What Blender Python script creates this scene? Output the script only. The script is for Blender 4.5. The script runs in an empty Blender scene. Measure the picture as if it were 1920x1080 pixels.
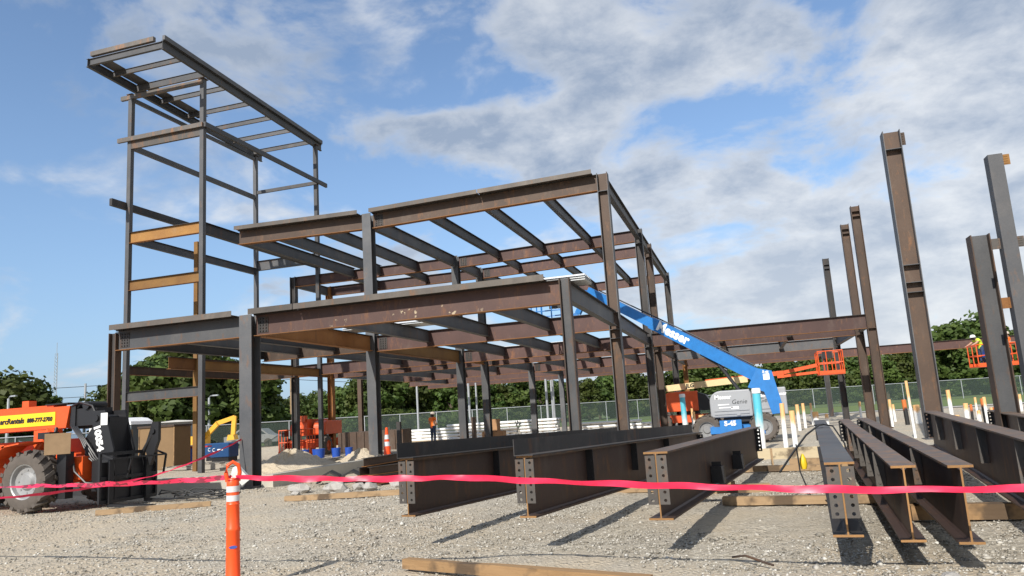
import bpy, bmesh, math, random
import numpy as np
from mathutils import Vector, Matrix
R = math.radians
random.seed(7)
rng = np.random.default_rng(11)
sc = bpy.context.scene
col = sc.collection

# ------------------------------------------------------------------ camera
yaw, pit, rol = R(-16.614), R(9.516), R(-3.661)
fwd = Vector((math.sin(yaw)*math.cos(pit), math.cos(yaw)*math.cos(pit), math.sin(pit)))
r0 = Vector((math.cos(yaw), -math.sin(yaw), 0)); u0 = r0.cross(fwd)
rgt = math.cos(rol)*r0 + math.sin(rol)*u0; upv = -math.sin(rol)*r0 + math.cos(rol)*u0
cam = bpy.data.objects.new('camera', bpy.data.cameras.new('camera')); col.objects.link(cam)
m = Matrix((rgt, upv, -fwd)).transposed().to_4x4(); m.translation = (0, 0, 1.25)
cam.matrix_world = m
cam.data.sensor_width = 36; cam.data.lens = 1412.6/1920*36
cam.data.clip_start = .1; cam.data.clip_end = 4000
sc.camera = cam

# ------------------------------------------------------------------ sky, sun, exposure
SUN = Vector((-.245, -1.40, 1.0)).normalized()      # towards the sun
w = bpy.data.worlds.new('World'); sc.world = w; w.use_nodes = True
nt = w.node_tree; N = nt.nodes; L = nt.links; N.clear()
out = N.new('ShaderNodeOutputWorld'); bg = N.new('ShaderNodeBackground'); bg.inputs[1].default_value = .1
sky = N.new('ShaderNodeTexSky'); sky.sky_type = 'NISHITA'; sky.sun_disc = False
sky.sun_elevation = math.asin(SUN.z); sky.sun_rotation = math.atan2(SUN.x, SUN.y)
sky.air_density = 1.0; sky.dust_density = .5; sky.ozone_density = 3.0
def mth(op, a, b=None, c=None, clamp=False):
    n = N.new('ShaderNodeMath'); n.operation = op; n.use_clamp = clamp
    for i, v in enumerate((a, b, c)):
        if v is None: continue
        if isinstance(v, (int, float)): n.inputs[i].default_value = v
        else: L.new(v, n.inputs[i])
    return n.outputs[0]
tc = N.new('ShaderNodeTexCoord'); sp = N.new('ShaderNodeSeparateXYZ'); L.new(tc.outputs['Generated'], sp.inputs[0])
zz = mth('ADD', mth('MAXIMUM', sp.outputs[2], 0.0), .38)
cx = mth('DIVIDE', sp.outputs[0], zz); cy = mth('DIVIDE', sp.outputs[1], zz)
cmb = N.new('ShaderNodeCombineXYZ'); L.new(cx, cmb.inputs[0]); L.new(cy, cmb.inputs[1]); L.new(mth('MULTIPLY', sp.outputs[2], 1.2), cmb.inputs[2])
def cloudnoise(scale, detail, rough, off, dist=0.0):
    mp = N.new('ShaderNodeMapping'); mp.inputs['Location'].default_value = off; L.new(cmb.outputs[0], mp.inputs[0])
    n = N.new('ShaderNodeTexNoise'); n.inputs['Scale'].default_value = scale; n.inputs['Detail'].default_value = detail
    n.inputs['Roughness'].default_value = rough; n.inputs['Distortion'].default_value = dist; L.new(mp.outputs[0], n.inputs['Vector'])
    return n.outputs['Fac']
CLOUD_OFF = (1.9, 9.4, 0.0)
big = cloudnoise(1.05, 3, .5, CLOUD_OFF)
mid = cloudnoise(2.9, 10, .56, (CLOUD_OFF[0]+5, CLOUD_OFF[1]+2, 0), .35)
fine_ = cloudnoise(8.5, 8, .62, (1.3, 7.7, 0), .2)
side = mth('MULTIPLY', mth('ADD', sp.outputs[0], .30), .22)            # the overcast bank lies to the east (+X)
dens = mth('ADD', mth('ADD', mth('ADD', mth('MULTIPLY', big, .42), mth('MULTIPLY', mid, .66)), mth('MULTIPLY', fine_, .16)), side)
cov = N.new('ShaderNodeMapRange'); cov.interpolation_type = 'SMOOTHSTEP'
cov.inputs[1].default_value = .625; cov.inputs[2].default_value = .715; L.new(dens, cov.inputs[0])
puff = cloudnoise(2.6, 9, .55, (14.2, 3.9, 2.0), .3)
cov2 = N.new('ShaderNodeMapRange'); cov2.interpolation_type = 'SMOOTHSTEP'; cov2.inputs[1].default_value = .525; cov2.inputs[2].default_value = .66; cov2.inputs[4].default_value = .85; L.new(puff, cov2.inputs[0])
covm = mth('MAXIMUM', cov.outputs[0], cov2.outputs[0])
tex = mth('ADD', mth('MULTIPLY', fine_, .55), mth('MULTIPLY', mid, .75))
shade = N.new('ShaderNodeMapRange'); shade.inputs[1].default_value = .52; shade.inputs[2].default_value = .80; L.new(tex, shade.inputs[0])
low = N.new('ShaderNodeMapRange'); low.inputs[1].default_value = .02; low.inputs[2].default_value = .30; L.new(sp.outputs[2], low.inputs[0])
shf = mth('MULTIPLY', shade.outputs[0], mth('ADD', mth('MULTIPLY', low.outputs[0], .6), .4))
ccol = N.new('ShaderNodeMix'); ccol.data_type = 'RGBA'
ccol.inputs[6].default_value = (6.9, 7.05, 7.2, 1); ccol.inputs[7].default_value = (2.7, 3.3, 4.3, 1); L.new(shf, ccol.inputs[0])
hz_ = mth('POWER', mth('SUBTRACT', 1.0, mth('MAXIMUM', sp.outputs[2], 0.0), None, True), 4.5)
hzm = N.new('ShaderNodeMix'); hzm.data_type = 'RGBA'; L.new(mth('MULTIPLY', hz_, .85), hzm.inputs[0]); hsv = N.new('ShaderNodeHueSaturation'); hsv.inputs['Saturation'].default_value = 1.0; hsv.inputs['Value'].default_value = 1.36; L.new(sky.outputs[0], hsv.inputs['Color']); L.new(hsv.outputs[0], hzm.inputs[6]); hzm.inputs[7].default_value = (2.0, 3.25, 5.3, 1)
mixc = N.new('ShaderNodeMix'); mixc.data_type = 'RGBA'
L.new(mth('MULTIPLY', covm, .9), mixc.inputs[0]); L.new(hzm.outputs[2], mixc.inputs[6]); L.new(ccol.outputs[2], mixc.inputs[7])
L.new(mixc.outputs[2], bg.inputs[0]); L.new(bg.outputs[0], out.inputs[0])
sun = bpy.data.objects.new('sun', bpy.data.lights.new('sun', 'SUN')); col.objects.link(sun)
sun.data.energy = 4.5; sun.data.angle = R(.53); sun.data.color = (1, .95, .87)
sun.rotation_euler = (-SUN).to_track_quat('-Z', 'Y').to_euler()
sc.view_settings.view_transform = 'Standard'; sc.view_settings.look = 'None'
sc.view_settings.gamma = 1; sc.view_settings.exposure = .35; sc.view_settings.use_curve_mapping = False

# ------------------------------------------------------------------ materials
MATS = {}
def newmat(name):
    mt = bpy.data.materials.new(name); mt.use_nodes = True
    nt = mt.node_tree; b = nt.nodes['Principled BSDF']; MATS[name] = mt
    return mt, nt, b
def nd(nt, typ, **kw):
    n = nt.nodes.new(typ)
    for k, v in kw.items():
        if hasattr(n, k): setattr(n, k, v)
        else: n.inputs[k].default_value = v
    return n
def ramp(nt, fac, stops):
    r = nt.nodes.new('ShaderNodeValToRGB'); e = r.color_ramp.elements
    while len(e) < len(stops): e.new(.5)
    for i, (p, c) in enumerate(stops):
        e[i].position = p; e[i].color = (*c, 1) if len(c) == 3 else c
    nt.links.new(fac, r.inputs[0]); return r.outputs[0]
def mixc_(nt, fac, a, b, mode='MIX'):
    x = nt.nodes.new('ShaderNodeMix'); x.data_type = 'RGBA'; x.blend_type = mode
    for i, v in ((0, fac), (6, a), (7, b)):
        if hasattr(v, 'is_output'): nt.links.new(v, x.inputs[i])
        else: x.inputs[i].default_value = v if i == 0 else ((*v, 1) if len(v) == 3 else v)
    return x.outputs[2]
def noise(nt, scale, detail=4, rough=.55, vec=None, stretch=None, obj=True):
    t = nd(nt, 'ShaderNodeTexCoord'); src = t.outputs['Object' if obj else 'Generated']
    if stretch:
        mp = nd(nt, 'ShaderNodeMapping'); mp.inputs['Scale'].default_value = stretch; nt.links.new(src, mp.inputs[0]); src = mp.outputs[0]
    n = nd(nt, 'ShaderNodeTexNoise'); n.inputs['Scale'].default_value = scale; n.inputs['Detail'].default_value = detail; n.inputs['Roughness'].default_value = rough
    nt.links.new(src, n.inputs['Vector']); return n.outputs['Fac']
def objrand(nt, lo, hi):
    o = nd(nt, 'ShaderNodeObjectInfo'); mr = nd(nt, 'ShaderNodeMapRange'); mr.inputs[3].default_value = lo; mr.inputs[4].default_value = hi
    nt.links.new(o.outputs['Random'], mr.inputs[0]); return mr.outputs[0]
def bump(nt, b, h, strength=.3, dist=.02):
    bp = nd(nt, 'ShaderNodeBump'); bp.inputs['Strength'].default_value = strength; bp.inputs['Distance'].default_value = dist
    nt.links.new(h, bp.inputs['Height']); nt.links.new(bp.outputs[0], b.inputs['Normal'])
def plain(name, c, rough=.6, metal=0, var=.12, scale=3, bumpy=0):
    mt, nt, b = newmat(name)
    n = noise(nt, scale, 5, .6)
    nt.links.new(mixc_(nt, n, tuple(x*(1-var) for x in c), tuple(min(1, x*(1+var)) for x in c)), b.inputs['Base Color'])
    b.inputs['Roughness'].default_value = rough; b.inputs['Metallic'].default_value = metal
    if bumpy: bump(nt, b, noise(nt, scale*8, 3), bumpy, .01)
    return mt
def steel(name, c1, c2, rust, amt, rough=.62, blot=None):
    """mill scale c1/c2 with rust bloom"""
    mt, nt, b = newmat(name)
    n1 = noise(nt, .9, 6, .65); n2 = noise(nt, 5, 6, .7, stretch=(1, 1, .35)); n3 = noise(nt, 38, 3, .6)
    base = mixc_(nt, ramp(nt, n1, [(.35, (0, 0, 0)), (.65, (1, 1, 1))]), c1, c2)
    rf = ramp(nt, n2, [(.62-amt*.5, (0, 0, 0)), (.80-amt*.35, (1, 1, 1))])
    base = mixc_(nt, rf, base, rust)
    base = mixc_(nt, .25, base, ramp(nt, n3, [(.3, (.02, .02, .02)), (.7, (.3, .25, .22))]), 'OVERLAY')
    base = mixc_(nt, ramp(nt, noise(nt, 1.7, 5, .7, stretch=(1, 1, .5)), [(.55, (0, 0, 0)), (.80, (.22, .22, .22))]), base, (.30, .25, .20))
    if blot:
        nb = noise(nt, 1.1, 1, .4); f1 = ramp(nt, nb, [(.54, (0, 0, 0)), (.57, (1, 1, 1))]); f2 = ramp(nt, noise(nt, 6.5, 3, .55), [(.60, (0, 0, 0)), (.64, (.85, .85, .85))])
        base = mixc_(nt, mixc_(nt, 1.0, f1, f2, 'MULTIPLY'), base, blot)
    hs = nd(nt, 'ShaderNodeHueSaturation'); nt.links.new(base, hs.inputs['Color']); nt.links.new(objrand(nt, .72, 1.25), hs.inputs['Value'])
    nt.links.new(hs.outputs[0], b.inputs['Base Color'])
    b.inputs['Roughness'].default_value = rough; b.inputs['Metallic'].default_value = .25
    bump(nt, b, n3, .12, .004)
    return mt
GREY = steel('steel_grey', (0.076, 0.081, 0.089), (0.116, 0.118, 0.122), (.19, .095, .045), .12)
PURP = steel('steel_web', (0.077, 0.041, 0.036), (0.106, 0.057, 0.049), (.26, .115, .05), .12)
PURPB = steel('steel_web_blotched', (0.106, 0.058, 0.049), (0.140, 0.077, 0.062), (.27, .12, .05), .18, blot=(.55, .45, .30))
RUST = steel('steel_rusted', (0.246, 0.102, 0.028), (0.312, 0.140, 0.042), (.17, .075, .03), .15, .75)
OCHRE = steel('steel_ochre_rust', (0.360, 0.194, 0.054), (0.270, 0.135, 0.041), (.22, .09, .03), .1, .75)
DARK = steel('steel_dark_scale', (0.036, 0.034, 0.034), (0.060, 0.054, 0.051), (.13, .066, .036), .14)
BROWN = steel('steel_brown', (0.074, 0.048, 0.034), (0.101, 0.066, 0.046), (.21, .10, .042), .13)
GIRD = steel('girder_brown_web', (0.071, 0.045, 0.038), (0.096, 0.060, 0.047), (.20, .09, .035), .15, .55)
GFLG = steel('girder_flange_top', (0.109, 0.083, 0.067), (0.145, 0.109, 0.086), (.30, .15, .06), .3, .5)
GEDG = steel('girder_cut_edge', (.40, .22, .085), (.32, .17, .06), (.2, .09, .035), .2, .7)
TUBE = steel('steel_tube_grey', (0.077, 0.080, 0.086), (0.104, 0.106, 0.112), (.2, .11, .06), .06)
ANGL = steel('steel_angle_grey', (0.089, 0.082, 0.074), (0.122, 0.110, 0.099), (.27, .13, .055), .2)
BLACKP = plain('black_paint', (.012, .012, .014), .45)
ORANGE = plain('orange_machine_paint', (.62, .085, .014), .45, 0, .25, 5)
BLUE = plain('blue_machine_paint', (.014, .155, .44), .45, 0, .28, 5)
NAVY = plain('navy_welder_paint', (.01, .055, .16), .45)
GREYP = plain('grey_cowl_plastic', (.30, .31, .325), .5, 0, .06)
YELM = plain('yellow_machine_paint', (.68, .36, .03), .45)
YELL = plain('yellow_label', (.85, .55, .015), .5, 0, .03)
WHITE = plain('white_letter', (.8, .8, .8), .5, 0, .03)
WPIPE = plain('white_pvc', (.74, .74, .72), .4, 0, .08, 4)
CREAM = plain('cream_boom_paint', (.62, .50, .27), .5)
RUBBER = plain('tyre_rubber', (.095, .08, .068), .9, 0, .35, 6, .3)
RIM = plain('silver_rim', (.30, .30, .30), .5, .3, .25, 6)
CONC = plain('concrete', (.42, .39, .33), .9, 0, .2, 2, .2)
WOOD = None
PINK = plain('pink_barrier_tape', (.70, .022, .075), .4, 0, .35, 14)
def printed():
    mt, nt, b = newmat('printed_pink_tape'); n = noise(nt, 13, 2, .5, stretch=(1, 1, 3))
    nt.links.new(mixc_(nt, ramp(nt, n, [(.52, (0, 0, 0)), (.56, (.8, .8, .8))]), (.66, .025, .08), (.08, .015, .02)), b.inputs['Base Color']); b.inputs['Roughness'].default_value = .4; return mt
PINKP = printed()
DELI = plain('orange_plastic', (.86, .085, .012), .42, 0, .05)
REFL = plain('silver_reflective_band', (.62, .63, .64), .35, .1)
GALV = plain('galvanised_steel', (.42, .44, .46), .45, .5)
GLASS = plain('dark_glass', (.03, .04, .05), .1)
TARP = plain('brown_tarp', (.20, .125, .06), .85, 0, .2, 2)
SKIN = plain('skin', (.42, .24, .16), .6)
DENIM = plain('denim', (.03, .05, .10), .9)
SHIRT_O = plain('orange_shirt', (.85, .17, .015), .8, 0, .08)
VEST_Y = plain('lime_vest', (.55, .75, .04), .8)
HAIR = plain('dark_hair', (.02, .014, .01), .7)
RED = plain('red_paint', (.5, .02, .02), .5)
BLUEB = plain('blue_plastic', (.015, .07, .36), .45)
BRICK = plain('red_brick', (.30, .11, .075), .9, 0, .2, 3)
ROOFW = plain('white_roof', (.72, .72, .70), .7)
TOIL = plain('toilet_grey_plastic', (.10, .12, .13), .55)
RUBBLE = plain('rock', (.36, .34, .31), .9, 0, .35, 5, .5)
CABLE = plain('black_cable', (.015, .015, .015), .6)
DECK = plain('galvanised_deck', (.62, .63, .63), .35, .6)
CARD = plain('cardboard', (.36, .2, .10), .85)
def woodmat(name, c1, c2):
    mt, nt, b = newmat(name)
    n = noise(nt, 3, 6, .65, stretch=(1.2, 14, 14)); s = noise(nt, 2.2, 4, .6)
    base = mixc_(nt, n, c1, c2)
    base = mixc_(nt, ramp(nt, s, [(.54, (0, 0, 0)), (.64, (.85, .85, .85))]), base, (.06, .04, .025))
    nt.links.new(base, b.inputs['Base Color']); b.inputs['Roughness'].default_value = .85; bump(nt, b, n, .4, .01); return mt
WOOD = woodmat('weathered_timber', (.20, .115, .05), (.34, .21, .10))
WOODP = woodmat('pale_lumber', (.25, .16, .085), (.38, .265, .15))
def pipemat(name, top, low, cut):
    """PVC stub with sprayed marking paint on its upper end"""
    mt, nt, b = newmat(name)
    t = nd(nt, 'ShaderNodeTexCoord'); s = nd(nt, 'ShaderNodeSeparateXYZ'); nt.links.new(t.outputs['Generated'], s.inputs[0])
    n = noise(nt, 9, 4, .6, stretch=(1, 1, .3))
    ad = nd(nt, 'ShaderNodeMath', operation='MULTIPLY_ADD'); nt.links.new(n, ad.inputs[0]); ad.inputs[1].default_value = .5; nt.links.new(s.outputs[2], ad.inputs[2])
    f = ramp(nt, ad.outputs[0], [(cut+.14, (0, 0, 0)), (cut+.46, (.9, .9, .9))])
    nt.links.new(mixc_(nt, f, low, top), b.inputs['Base Color']); b.inputs['Roughness'].default_value = .45; return mt
P_OR = pipemat('pvc_orange_sprayed_top', (.74, .40, .13), (.76, .76, .74), .66)
P_TE = pipemat('pvc_teal_sprayed', (.02, .42, .55), (.76, .76, .74), .40)
P_BK = pipemat('black_pipe_orange_top', (.62, .17, .04), (.02, .02, .02), .72)

# ------------------------------------------------------------------ mesh helpers
class MB:
    def __init__(s): s.v = []; s.f = []; s.m = []
    def add(s, vs, fs, mi=0):
        o = len(s.v); s.v += [tuple(v) for v in vs]; s.f += [tuple(i+o for i in f) for f in fs]; s.m += [mi]*len(fs)
    def box(s, a, b, mi=0, mat=None):
        x0, y0, z0 = a; x1, y1, z1 = b
        vs = [Vector(p) for p in ((x0,y0,z0),(x1,y0,z0),(x1,y1,z0),(x0,y1,z0),(x0,y0,z1),(x1,y0,z1),(x1,y1,z1),(x0,y1,z1))]
        if mat: vs = [mat @ v for v in vs]
        s.add(vs, ((0,3,2,1),(4,5,6,7),(0,1,5,4),(1,2,6,5),(2,3,7,6),(3,0,4,7)), mi)
    def bar(s, p, q, w, h=None, mi=0, up=(0,0,1)):
        """rectangular bar from p to q, w across, h along up"""
        h = h or w; p = Vector(p); q = Vector(q); d = (q-p).normalized(); u = Vector(up)
        if abs(d.dot(u)) > .99: u = Vector((1,0,0))
        a = d.cross(u).normalized(); b = a.cross(d)
        vs = [o + a*i*w/2 + b*j*h/2 for o in (p, q) for i, j in ((-1,-1),(1,-1),(1,1),(-1,1))]
        s.add(vs, ((3,2,1,0),(4,5,6,7),(0,1,5,4),(1,2,6,5),(2,3,7,6),(3,0,4,7)), mi)
    def cyl(s, p, q, r, r2=None, n=12, mi=0, caps=True):
        r2 = r if r2 is None else r2; p = Vector(p); q = Vector(q); d = (q-p).normalized()
        u = Vector((0,0,1)) if abs(d.z) < .9 else Vector((1,0,0)); a = d.cross(u).normalized(); b = a.cross(d)
        vs = [o + (a*math.cos(t)+b*math.sin(t))*k for o, k in ((p, r), (q, r2)) for t in [2*math.pi*i/n for i in range(n)]]
        fs = [(i, (i+1) % n, n+(i+1) % n, n+i) for i in range(n)]
        if caps: fs += [tuple(range(n-1, -1, -1)), tuple(range(n, 2*n))]
        s.add(vs, fs, mi)
    def tube(s, pts, r, n=6, mi=0):
        pts = [Vector(p) for p in pts]; rings = []
        for i, p in enumerate(pts):
            d = (pts[min(i+1, len(pts)-1)] - pts[max(i-1, 0)]).normalized()
            u = Vector((0,0,1)) if abs(d.z) < .95 else Vector((1,0,0)); a = d.cross(u).normalized(); b = a.cross(d)
            rr = r[i] if isinstance(r, (list, tuple)) else r
            rings += [p + (a*math.cos(2*math.pi*k/n)+b*math.sin(2*math.pi*k/n))*rr for k in range(n)]
        fs = [(i*n+k, i*n+(k+1) % n, (i+1)*n+(k+1) % n, (i+1)*n+k) for i in range(len(pts)-1) for k in range(n)]
        fs += [tuple(range(n-1, -1, -1)), tuple(range((len(pts)-1)*n, len(pts)*n))]
        s.add(rings, fs, mi)
    def prism(s, poly, axis, a, b, mi=0):
        """extrude a 2-D polygon along axis ('x','y','z') from a to b"""
        def P(u, v, t): return {'x': (t,u,v), 'y': (u,t,v), 'z': (u,v,t)}[axis]
        n = len(poly); vs = [P(u, v, a) for u, v in poly] + [P(u, v, b) for u, v in poly]
        s.add(vs, [tuple(range(n-1,-1,-1)), tuple(range(n, 2*n))] + [(i, (i+1) % n, n+(i+1) % n, n+i) for i in range(n)], mi)
    def lathe(s, prof, c, n=20, mi=0, axis='z'):
        c = Vector(c); vs = []
        for r_, h in prof:
            for k in range(n):
                t = 2*math.pi*k/n; p = (r_*math.cos(t), r_*math.sin(t), h)
                vs.append(c + Vector({'z': p, 'y': (p[0], p[2], p[1]), 'x': (p[2], p[0], p[1])}[axis]))
        fs = [(i*n+k, i*n+(k+1) % n, (i+1)*n+(k+1) % n, (i+1)*n+k) for i in range(len(prof)-1) for k in range(n)]
        s.add(vs, fs, mi)
    def ibeam(s, p, q, d, bf, tf=.016, tw=.011, up=(0,0,1), mw=0, mb=1, mt=2):
        """W section, p-q is the centre of the TOP face; three material slots web / bottom flange / top flange"""
        p = Vector(p); q = Vector(q); ax = (q-p).normalized(); u = Vector(up)
        a = ax.cross(u).normalized(); b = a.cross(ax)
        def slab(w, z0, z1, mi):
            vs = [o + a*i*w/2 + b*z for o in (p, q) for i, z in ((-1, z0), (1, z0), (1, z1), (-1, z1))]
            s.add(vs, ((3,2,1,0),(4,5,6,7),(0,1,5,4),(1,2,6,5),(2,3,7,6),(3,0,4,7)), mi)
        slab(bf, -tf, 0, mt); slab(tw, -d+tf, -tf, mw); slab(bf, -d, -d+tf, mb)
    def build(s, name, mats, parent=None, smooth=False):
        me = bpy.data.meshes.new(name); me.from_pydata(s.v, [], s.f)
        for mt in (mats if isinstance(mats, (list, tuple)) else [mats]): me.materials.append(mt)
        me.polygons.foreach_set('material_index', s.m)
        bm = bmesh.new(); bm.from_mesh(me); bmesh.ops.recalc_face_normals(bm, faces=bm.faces); bm.to_mesh(me); bm.free()
        if smooth:
            me.polygons.foreach_set('use_smooth', [True]*len(me.polygons))
            me.set_sharp_from_angle(angle=R(40))
        o = bpy.data.objects.new(name, me); col.objects.link(o)
        if parent: o.parent = parent
        return o
def thing(name, label, cat, loc=(0,0,0), rz=0, group=None):
    o = bpy.data.objects.new(name, None); o.empty_display_size = .2; col.objects.link(o)
    o.location = loc; o.rotation_euler.z = rz; return tag(o, label, cat, group)
def tag(o, label=None, cat=None, group=None, kind=None):
    if label: o['label'] = label
    if cat: o['category'] = cat
    if group: o['group'] = group
    if kind: o['kind'] = kind
    return o
def copy_tree(o, parent=None):
    c = o.copy(); col.objects.link(c); c.parent = parent
    for ch in list(o.children): copy_tree(ch, c)
    return c
def text(s, size, mat4, mt, name, parent, bold=0.0, shear=0, extr=.004, align='CENTER'):
    cu = bpy.data.curves.new(name, 'FONT'); cu.body = s; cu.size = size; cu.offset = bold; cu.shear = shear
    cu.extrude = extr; cu.align_x = align; cu.align_y = 'CENTER'; cu.resolution_u = 3
    tmp = bpy.data.objects.new('tmp', cu); col.objects.link(tmp)
    bpy.context.view_layer.update()
    me = bpy.data.meshes.new_from_object(tmp.evaluated_get(bpy.context.evaluated_depsgraph_get()))
    bpy.data.objects.remove(tmp); bpy.data.curves.remove(cu)
    me.materials.clear(); me.materials.append(mt); me.transform(mat4); me.name = name
    o = bpy.data.objects.new(name, me); col.objects.link(o); o.parent = parent; return o
def frame4(origin, xdir, updir):
    """matrix whose text plane has x along xdir and y along updir"""
    x = Vector(xdir).normalized(); y = Vector(updir); y = (y - x*y.dot(x)).normalized(); z = x.cross(y)
    mm = Matrix((x, y, z)).transposed().to_4x4(); mm.translation = origin; return mm

# ------------------------------------------------------------------ ground
def hgt(x, y):
    n = (np.sin(x*.9+1.3)*np.cos(y*.7+.4)*.014 + np.sin(x*2.3+y*1.7)*.008 + np.sin(x*.31-y*.43+2)*.012)
    return np.where(np.hypot(x, y) < 60, n, 0) - .012
def axis(lo, hi, fine0, fine1, step, growth):
    a = list(np.arange(fine0, fine1+1e-6, step)); s = step
    while a[-1] < hi: s *= growth; a.append(min(hi, a[-1]+s))
    s = step
    while a[0] > lo: s *= growth; a.insert(0, max(lo, a[0]-s))
    return np.array(a)
gx = axis(-1800, 1800, -14, 8, .14, 1.13); gy = axis(-300, 2500, 3.5, 17, .14, 1.13)
GX, GY = np.meshgrid(gx, gy); GZ = hgt(GX, GY)
fine = (GX > -14) & (GX < 8) & (GY > 3.5) & (GY < 17)
GZ = GZ + fine*rng.normal(0, .006, GZ.shape)
nx, ny = len(gx), len(gy)
idx = np.arange(nx*ny).reshape(ny, nx)
faces = np.stack([idx[:-1,:-1], idx[:-1,1:], idx[1:,1:], idx[1:,:-1]], -1).reshape(-1, 4)
me = bpy.data.meshes.new('ground'); me.from_pydata(np.stack([GX, GY, GZ], -1).reshape(-1, 3).tolist(), [], faces.tolist())
me.polygons.foreach_set('use_smooth', [True]*len(me.polygons))
gmat, nt, b = newmat('gravel_ground')
t = nd(nt, 'ShaderNodeTexCoord').outputs['Object']
def gn(scale, detail=5, rough=.6):
    n = nd(nt, 'ShaderNodeTexNoise'); n.inputs['Scale'].default_value = scale; n.inputs['Detail'].default_value = detail; n.inputs['Roughness'].default_value = rough
    nt.links.new(t, n.inputs['Vector']); return n.outputs['Fac']
vo = nd(nt, 'ShaderNodeTexVoronoi'); vo.inputs['Scale'].default_value = 26; vo.inputs['Randomness'].default_value = 1; nt.links.new(t, vo.inputs['Vector'])
vo2 = nd(nt, 'ShaderNodeTexVoronoi'); vo2.inputs['Scale'].default_value = 60; nt.links.new(t, vo2.inputs['Vector'])
sepc = nd(nt, 'ShaderNodeSeparateColor'); nt.links.new(vo.outputs['Color'], sepc.inputs[0])
sepc2 = nd(nt, 'ShaderNodeSeparateColor'); nt.links.new(vo2.outputs['Color'], sepc2.inputs[0])
stone = ramp(nt, sepc.outputs[0], [(0, (.17, .155, .13)), (.35, (.37, .345, .30)), (.75, (.55, .525, .475)), (1, (.72, .70, .66))])
stone2 = ramp(nt, sepc2.outputs[0], [(0, (.26, .235, .19)), (.5, (.41, .38, .325)), (1, (.54, .51, .455))])
grav = mixc_(nt, 1.0, mixc_(nt, .5, stone, stone2), (1.0, .95, .85), 'MULTIPLY')
dirt = mixc_(nt, gn(14, 6, .7), (.42, .34, .235), (.56, .475, .35))
# patches of bare tan soil, and the wheel-worn strip near the road (small Y)
sepp = nd(nt, 'ShaderNodeSeparateXYZ'); nt.links.new(t, sepp.inputs[0])
mr = nd(nt, 'ShaderNodeMapRange'); mr.inputs[1].default_value = 6.9; mr.inputs[2].default_value = 5.0; nt.links.new(sepp.outputs[1], mr.inputs[0])
mrl = nd(nt, 'ShaderNodeMapRange'); mrl.inputs[1].default_value = -3.5; mrl.inputs[2].default_value = -10; mrl.inputs[4].default_value = .15; nt.links.new(sepp.outputs[0], mrl.inputs[0])
pa = nd(nt, 'ShaderNodeMath', operation='ADD'); nt.links.new(gn(.42, 6, .62), pa.inputs[0])
pb = nd(nt, 'ShaderNodeMath', operation='MULTIPLY_ADD'); nt.links.new(mr.outputs[0], pb.inputs[0]); pb.inputs[1].default_value = .22; nt.links.new(mrl.outputs[0], pb.inputs[2])
nt.links.new(pb.outputs[0], pa.inputs[1])
patch = ramp(nt, pa.outputs[0], [(.46, (0, 0, 0)), (.62, (.92, .92, .92))])
base = mixc_(nt, patch, grav, dirt)
base = mixc_(nt, ramp(nt, gn(1.3, 5, .6), [(.35, (.0, .0, .0)), (.7, (.32, .32, .32))]), base, (.36, .335, .30))
nt.links.new(base, b.inputs['Base Color']); b.inputs['Roughness'].default_value = .95
hm = nd(nt, 'ShaderNodeMath', operation='ADD'); nt.links.new(vo.outputs['Distance'], hm.inputs[0]); nt.links.new(gn(45, 4, .7), hm.inputs[1])
bump(nt, b, hm.outputs[0], .9, .02)
me.materials.append(gmat)
g = bpy.data.objects.new('ground', me); col.objects.link(g); tag(g, 'pale grey gravel and tan soil of the building site', None, None, 'structure')

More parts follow.
